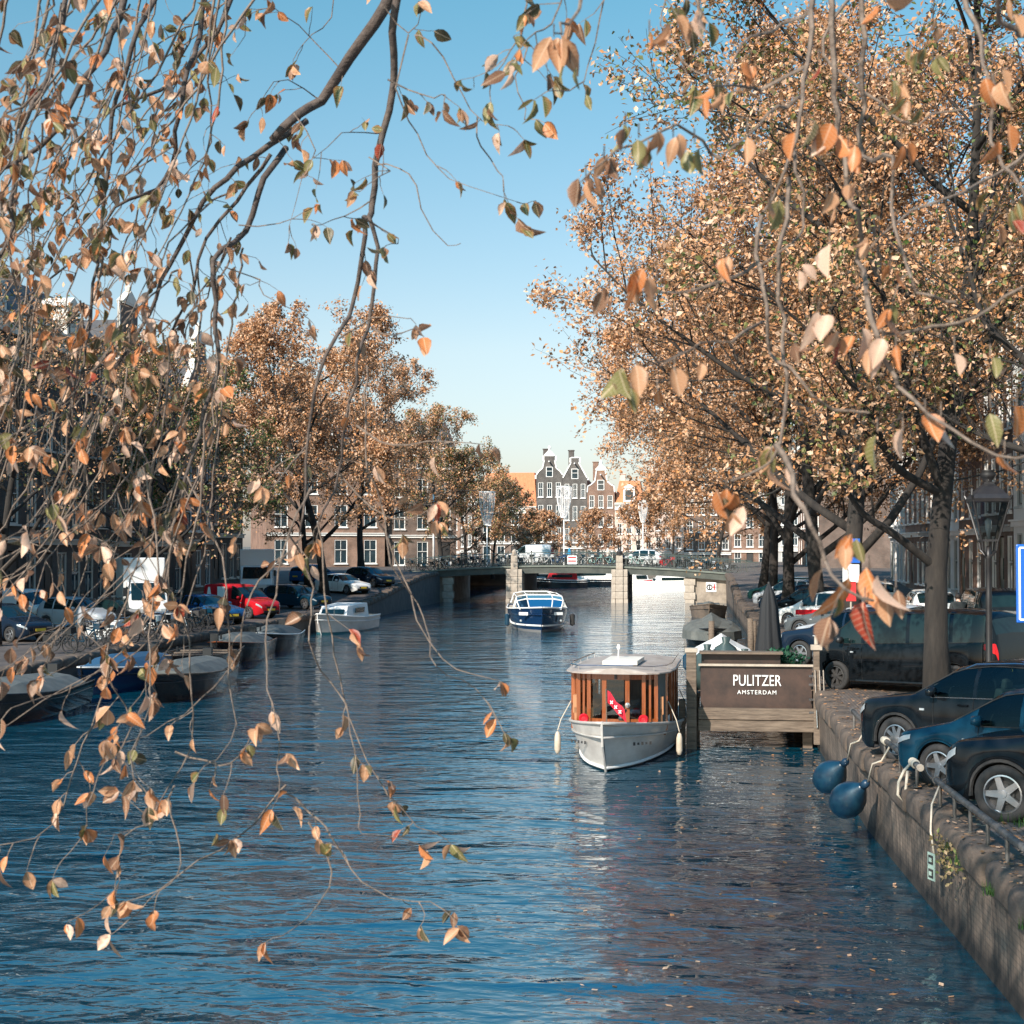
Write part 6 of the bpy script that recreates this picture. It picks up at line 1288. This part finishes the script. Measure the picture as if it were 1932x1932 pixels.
# sprays against the sky, traced
for uv, d, de, g in (
 ([(782, 84), (754, 172), (779, 244), (823, 312), (885, 353), (973, 378)], 5.2, 2.5, .45), ([(785, 70), (820, 87), (873, 175), (904, 219), (960, 240)], 5.0, 7, .6), ([(990, -40), (980, 40), (973, 76), (948, 113), (917, 150)], 4.6, 14, .85), ([(1070, -30), (1040, 40), (1010, 70), (985, 92)], 4.2, 12, .35),
 ([(1148, -30), (1110, 103), (1085, 150), (1040, 190)], 4.6, 8, .9), ([(1000, 80), (978, 150), (990, 205), (1000, 240)], 5, 7, .6), ([(904, 219), (904, 266), (923, 300), (951, 347), (960, 390)], 5, 5, .5), ([(704, 297), (773, 331), (798, 400), (845, 469), (876, 466)], 5.6, 0, 0), ([(735, 150), (800, 180), (850, 190)], 5, 8, .3), ([(697, 380), (640, 400), (600, 430)], 5.6, 11, .3), ([(715, 235), (650, 260), (600, 300)], 5.8, 9, .3), ([(692, 415), (740, 440), (735, 470)], 5.6, 7, .3), ([(600, 182), (560, 150), (520, 160), (470, 200)], 6.2, 9, .3), ([(640, 130), (580, 60), (520, 20), (470, 40)], 6.5, 7, .3), ([(565, 225), (600, 290), (560, 330), (540, 420)], 6, 11, .15), ([(640, -40), (630, 40), (600, 80), (560, 100)], 7, 6, .5), ([(735, 30), (770, 60), (800, 20)], 5.5, 8, .7), ([(1260, -30), (1250, 60), (1290, 130)], 4.4, 6, .4),
 ([(455, 430), (520, 420), (560, 390)], 6.1, 6, .4), ([(420, 500), (480, 520), (500, 560), (560, 590)], 5.9, 6, .1), ([(700, 300), (740, 330), (700, 360)], 5.6, 9, .5)):
    stem(uv, d, d-.15, .0035, .0013, de*1.45, g, size=.064, tl=.12, end=de > 0)
# nearer branches on the right, soft in focus
NR = [([(1535, -40), (1530, 62), (1514, 168), (1497, 268), (1473, 340), (1440, 400)], 3.4, .006), ([(1624, -40), (1626, 90), (1629, 192), (1633, 278), (1677, 314), (1681, 364), (1691, 469), (1715, 537), (1753, 565), (1796, 575)], 3.3, .0055), ([(1560, -40), (1575, 180), (1600, 354), (1619, 407), (1624, 479), (1633, 560), (1660, 610), (1710, 627), (1780, 615), (1839, 594), (1940, 535)], 3.2, .006),
 ([(1497, 268), (1500, 330), (1520, 400), (1490, 460), (1432, 500)], 3.3, .004), ([(1490, 330), (1471, 479), (1480, 599), (1480, 709), (1471, 838), (1440, 880), (1380, 910)], 3.2, .005), ([(1440, 400), (1427, 479), (1447, 599), (1456, 661), (1509, 718), (1566, 766), (1643, 776)], 3.2, .0045), ([(1633, 560), (1650, 640), (1691, 709), (1725, 747), (1796, 805), (1878, 857), (1950, 860)], 3.0, .005),
 ([(1471, 838), (1490, 900), (1530, 990), (1565, 1060), (1590, 1110), (1640, 1130)], 2.9, .0055), ([(1535, 20), (1480, 40), (1400, 90), (1370, 150)], 3.6, .004), ([(1520, 130), (1440, 150), (1380, 160), (1340, 170)], 3.4, .004), ([(1360, 290), (1280, 250), (1200, 270), (1140, 310), (1100, 340)], 3.4, .0035), ([(1514, 168), (1450, 220), (1360, 290)], 3.4, .004), ([(1800, -40), (1860, 60), (1870, 150)], 3.2, .006), ([(1950, 280), (1850, 340), (1790, 380), (1720, 400), (1640, 470)], 3.6, .004), ([(1940, 60), (1890, 40), (1860, -30)], 3.1, .007), ([(1870, 150), (1880, 260), (1920, 380), (1935, 480)], 3.2, .004), ([(1447, 599), (1380, 640), (1300, 660), (1250, 690)], 3.2, .003), ([(1432, 500), (1350, 540), (1270, 555), (1180, 545)], 3.2, .0035), ([(1300, 660), (1240, 690), (1195, 700)], 3.2, .0025), ([(1620, -40), (1560, 100), (1700, 240), (1760, 220), (1900, 180)], 3.8, .004), ([(1100, -30), (1075, 20), (1050, 60)], 3.2, .004), ([(1300, -30), (1320, 20), (1290, 50)], 3.3, .004)]
for uv, d, r_ in NR: stem(uv, d+.1, d-.1, r_*1.25, r_*.5, 1.1, .12, size=.058, tl=.08, end=False)
for u, v, n, s, c in [(1105, 335, 5, 62, 'tan'), (1140, 300, 3, 50, 'tan'), (1045, 70, 4, 75, 'tan'), (1075, 120, 2, 45, 'olive'), (1280, 45, 4, 60, 'tan'), (1320, 20, 2, 45, 'pale'), (1370, 485, 2, 46, 'orange'), (1345, 165, 3, 46, 'orange'), (1415, 120, 2, 45, 'orange'), (1225, 65, 1, 40, 'orange'), (1455, 375, 3, 60, 'olive'), (1565, 460, 1, 64, 'pale'), (1545, 590, 2, 62, 'pale'), (1570, 640, 2, 55, 'olive'), (1612, 625, 2, 60, 'pale'), (1640, 665, 1, 55, 'tan'), (1665, 650, 2, 60, 'pale'), (1690, 660, 1, 58, 'orange'), (1800, 662, 1, 44, 'pale'), (1868, 678, 1, 42, 'olive'), (1868, 770, 1, 72, 'olive'), (1918, 765, 1, 72, 'orange'), (1655, 815, 1, 84, 'olive'), (1703, 815, 1, 70, 'pale'), (1745, 780, 1, 66, 'orange'), (1775, 785, 1, 54, 'pale'), (1895, 855, 1, 60, 'orange'), (1490, 865, 1, 64, 'pale'), (1455, 870, 1, 50, 'tan'), (1370, 930, 4, 62, 'orange'), (1395, 965, 2, 60, 'pale'), (1165, 690, 2, 72, 'olive'), (1200, 690, 1, 60, 'tan'), (1190, 745, 1, 46, 'green'), (1272, 700, 1, 54, 'tan'), (1240, 735, 1, 30, 'orange'), (1195, 515, 3, 62, 'orange'), (1240, 530, 2, 50, 'tan'), (1150, 545, 3, 45, 'brown'), (1580, 240, 3, 62, 'orange'), (1600, 280, 2, 55, 'orange'), (1520, 235, 2, 56, 'orange'), (1700, 260, 2, 46, 'orange'), (1545, 120, 1, 40, 'red'), (1890, 250, 2, 60, 'orange'), (1880, 150, 4, 60, 'tan'), (1915, 10, 2, 50, 'tan'), (1760, 40, 2, 30, 'tan'), (1700, 160, 3, 34, 'green'), (1720, 200, 3, 34, 'green'), (1735, 95, 3, 36, 'green'), (1760, 120, 2, 40, 'olive'), (1860, 370, 4, 36, 'green'), (1910, 390, 3, 40, 'green'), (1900, 420, 3, 40, 'tan'), (1680, 510, 2, 40, 'orange'), (1600, 340, 2, 40, 'tan'), (1560, 375, 2, 40, 'tan'), (1640, 440, 2, 42, 'tan'), (1520, 500, 2, 36, 'pale'), (1600, 1015, 4, 52, 'orange'), (1550, 1080, 1, 70, 'tan'), (1600, 1100, 1, 90, 'orange'), (1640, 1075, 2, 84, 'orange'), (1632, 1135, 1, 82, 'red'), (1670, 1120, 1, 70, 'tan'), (1690, 1110, 1, 50, 'brown'), (1310, 680, 2, 32, 'tan'), (1205, 260, 3, 52, 'olive'), (1240, 250, 3, 48, 'tan'), (1310, 270, 2, 52, 'olive'), (1270, 260, 2, 48, 'tan'), (1180, 240, 2, 50, 'olive'), (1410, 250, 1, 50, 'tan')]:
    p = at_d(u, v, 3.05 if u > 1140 else 3.4)
    for k in range(n):
        L = s*3.05/F*rnd.uniform(.88, 1.1)
        add_leaf(p+Vector((rnd.uniform(-.02, .02)*(n > 1), rnd.uniform(-.03, .03), rnd.uniform(-.012, .012))), Vector((rnd.gauss(0, .32 if n > 1 else .2), rnd.gauss(0, .3), -1)), L, c if rnd.random() < .75 or n == 1 else pick(.05))
        TWB.tube([p+Vector((0, 0, .03)), p], [.002, .0015], 3, False)
# limbs out of frame that carry all this, and the trunk on the quay corner
top = FB+Vector((-.4, .6, 5.2))
tk = MB(); tk.tube([FB-FB, Vector((-.1, .1, 1.5)), Vector((-.2, .3, 3.2)), Vector((-.4, .6, 5.2))], [.30, .24, .21, .18], 12); tk.build('trunk', BARK, ft, True)
def carry(target, r1):
    a = top-FB; c = target-FB; m1 = a.lerp(c, .35)+Vector((0, 0, 2.2)); m2 = a.lerp(c, .75)+Vector((0, 0, 1.3))
    b = MB(); b.tube(smooth([a, m1, m2, c], .3), list(np.linspace(.13, r1, len(smooth([a, m1, m2, c], .3)))), 8); b.build('limb', BARK, ft, True)
for M, r1 in ((M1, .027), (M4, .016), (M3, .014), (M7, .012)): carry(M[0], r1)
cr = []  # unseen crown above the frame, added to throw dappled shade on the quay
while len(cr) < 9000:
    q_ = Vector((rnd.uniform(-1, 1), rnd.uniform(-1, 1), rnd.uniform(-1, 1)))
    if q_.length > 1 or math.sin(q_.x*9)+math.sin(q_.y*8+1)+math.sin(q_.z*7+q_.x*5) < -.3: continue
    p_ = Vector((-3.5+6.5*q_.x, 8.0+6.0*q_.y, 10.8+2.6*q_.z))
    if to_uv(p_)[1] > -120 and to_uv(p_)[2] > 0: continue
    cr.append(tuple(p_-FB))
stuff(leaves('crown', np.array(cr), .16, TAN, FOL, ft))
for ex, ey in ((-7, 5), (-5, 11), (0, 12), (1, 7), (-3, 4)):  # limbs leading up into that added crown
    a_ = top-FB; c_ = Vector((ex, ey, 11.0))-FB; b = MB(); pp_ = smooth([a_, a_.lerp(c_, .4)+Vector((0, 0, 2.5)), c_], .5); b.tube(pp_, list(np.linspace(.12, .03, len(pp_))), 7); b.build('limb', BARK, ft, True)
LT = mat('limb_bark', (.035, .026, .023), (.10, .073, .058), 14, .8, bump=.5, bscale=40)
for pts, rr in LIMB:
    b = MB(); b.tube([p-FB for p in pts], rr, 7); b.build('branch', LT, ft, True)
TWB.v = [(x-FB.x, y-FB.y, z-FB.z) for x, y, z in TWB.v]; stuff(TWB.build('twigs', TWIG, ft))
def frame_of(p, d, n, L):
    s = n.cross(d).normalized(); return np.array([tuple(d), tuple(s), tuple(n)])*L
def visible(p): 
    u, v, d = to_uv(p); return -20 < u < 1950 and -20 < v < 1950
order = sorted(range(len(SPOTS)), key=lambda i: -(SPOTS[i][5] if visible(SPOTS[i][0]) else 0)); single = set(order[:300])
LM = {}
def leaf_tint(c, edge, r): 
    c = np.array(c); e = np.array((.34, .17, .06)) if c[1] > c[0] else c*.78; return e[None]*(1-edge[:, None])+c[None]*edge[:, None]
BV, BF, BT, BB, off = [], [], [], [], 0
for i, (p, d, n, L, c, _) in enumerate(SPOTS):
    k = i % 16; V, Fc, bl, eg = VAR[k]; M = frame_of(p, d, n, L)
    if i in single:
        if (k, c) not in LM: LM[(k, c)] = np_mesh('leaf', V, Fc, 3, LEAF, leaf_tint(COL[c], eg, rnd), True, bl)
        o = bpy.data.objects.new('leaf', LM[(k, c)]); link(o, ft); R3 = Matrix([list(M[:, 0]), list(M[:, 1]), list(M[:, 2])])
        s = L; R3 = Matrix(((M[0][0]/L, M[1][0]/L, M[2][0]/L), (M[0][1]/L, M[1][1]/L, M[2][1]/L), (M[0][2]/L, M[1][2]/L, M[2][2]/L)))
        o.location = p-FB; o.rotation_euler = R3.to_euler(); o.scale = (L, L, L)
    else:
        BV.append(V @ M+np.array(tuple(p-FB))); BF.append(Fc+off); off += len(V); BB.append(bl); BT.append(leaf_tint(np.array(COL[c])*rnd.uniform(.75, 1.2), eg, rnd))
o = bpy.data.objects.new('foliage', np_mesh('foliage', np.concatenate(BV), np.concatenate(BF), 3, LEAF, np.concatenate(BT), True, np.concatenate(BB))); link(o, ft); stuff(o)
print('fore leaves', len(SPOTS))
# ================================================================ fallen leaves, grass
def flat_leaves(name, P, size, cols, z=.004):
    n = len(P); a = nr.uniform(0, 2*pi, n); d = np.stack([np.cos(a), np.sin(a), nr.normal(size=n)*.12], 1); s = np.stack([-np.sin(a), np.cos(a), nr.normal(size=n)*.12], 1); L = size*nr.uniform(.6, 1.3, (n, 1))
    V = np.stack([P, P+d*L*.5+s*L*.3, P+d*L, P+d*L*.5-s*L*.3], 1).reshape(-1, 3); V[:, 2] += .012; i = np.arange(n)[:, None]*4
    Fq = np.concatenate([i+np.array([[0, 1, 2]]), i+np.array([[0, 2, 3]])], 1).reshape(-1, 3); cols = np.array(cols); tn = np.repeat(cols[nr.integers(0, len(cols), n)], 4, 0)
    o = bpy.data.objects.new(name, np_mesh(name, V, Fq, 3, FOL, tn)); link(o); return stuff(o)
n = 420; P = np.stack([3.0-np.abs(nr.normal(size=n))*2.4, nr.uniform(14, 60, n), np.zeros(n)], 1); P = P[P[:, 0] > -6]
flat_leaves('floating_leaves', P, .09, TAN)
n = 5200; yv = nr.uniform(13, 60, n); xv = np.array([qx(q_) for q_ in yv])+.02+np.abs(nr.normal(size=n))*2.6
flat_leaves('fallen_leaves', np.stack([xv, yv, np.array([zr(a, c)+(.04 if a < qx(c)+.5 else 0) for a, c in zip(xv, yv)])], 1), .085, TAN)
def grass(name, spots):
    V, Fq = [], []
    for x, y, z, n, sp, h in spots:
        for k in range(n):
            px_, py_ = x+rnd.gauss(0, sp), y+rnd.gauss(0, sp*1.6); a = rnd.uniform(0, 2*pi); l = rnd.gauss(0, .35); hh = h*rnd.uniform(.5, 1.2); i = len(V)
            V += [(px_-.006*math.cos(a), py_-.006*math.sin(a), z), (px_+.006*math.cos(a), py_+.006*math.sin(a), z), (px_+l*hh*math.sin(a), py_-l*hh*math.cos(a), z+hh)]; Fq.append((i, i+1, i+2))
    V = np.array(V); T = np.repeat(np.array([[.06, .13, .03]]), len(V), 0)*nr.uniform(.7, 1.3, (len(V), 1)); o = bpy.data.objects.new(name, np_mesh(name, V, np.array(Fq), 3, FOL, T)); link(o); return stuff(o)
grass('grass_tufts', [(qx(y)+.62+rnd.uniform(-.1, .5), y, 1.41, 60, .13, .14) for y in (13.2, 13.6, 14.1, 14.6, 15.2, 16.0, 17.2, 18.9, 20.6, 22.0)]+[(qx(y)-.01, y, 1.10, 40, .03, .15) for y in (16.4, 17.9, 15.0)])
P = np.stack([np.full(160, 0.0), nr.normal(size=160)*.35+18.4, 1.28-np.abs(nr.normal(size=160))*.22], 1); P[:, 0] = [qx(v_)-.03-abs(rnd.gauss(0, .04)) for v_ in P[:, 1]]
stuff(leaves('wall_weeds', P, .07, [(.30, .22, .10), (.12, .14, .04), (.4, .28, .15)], FOL))
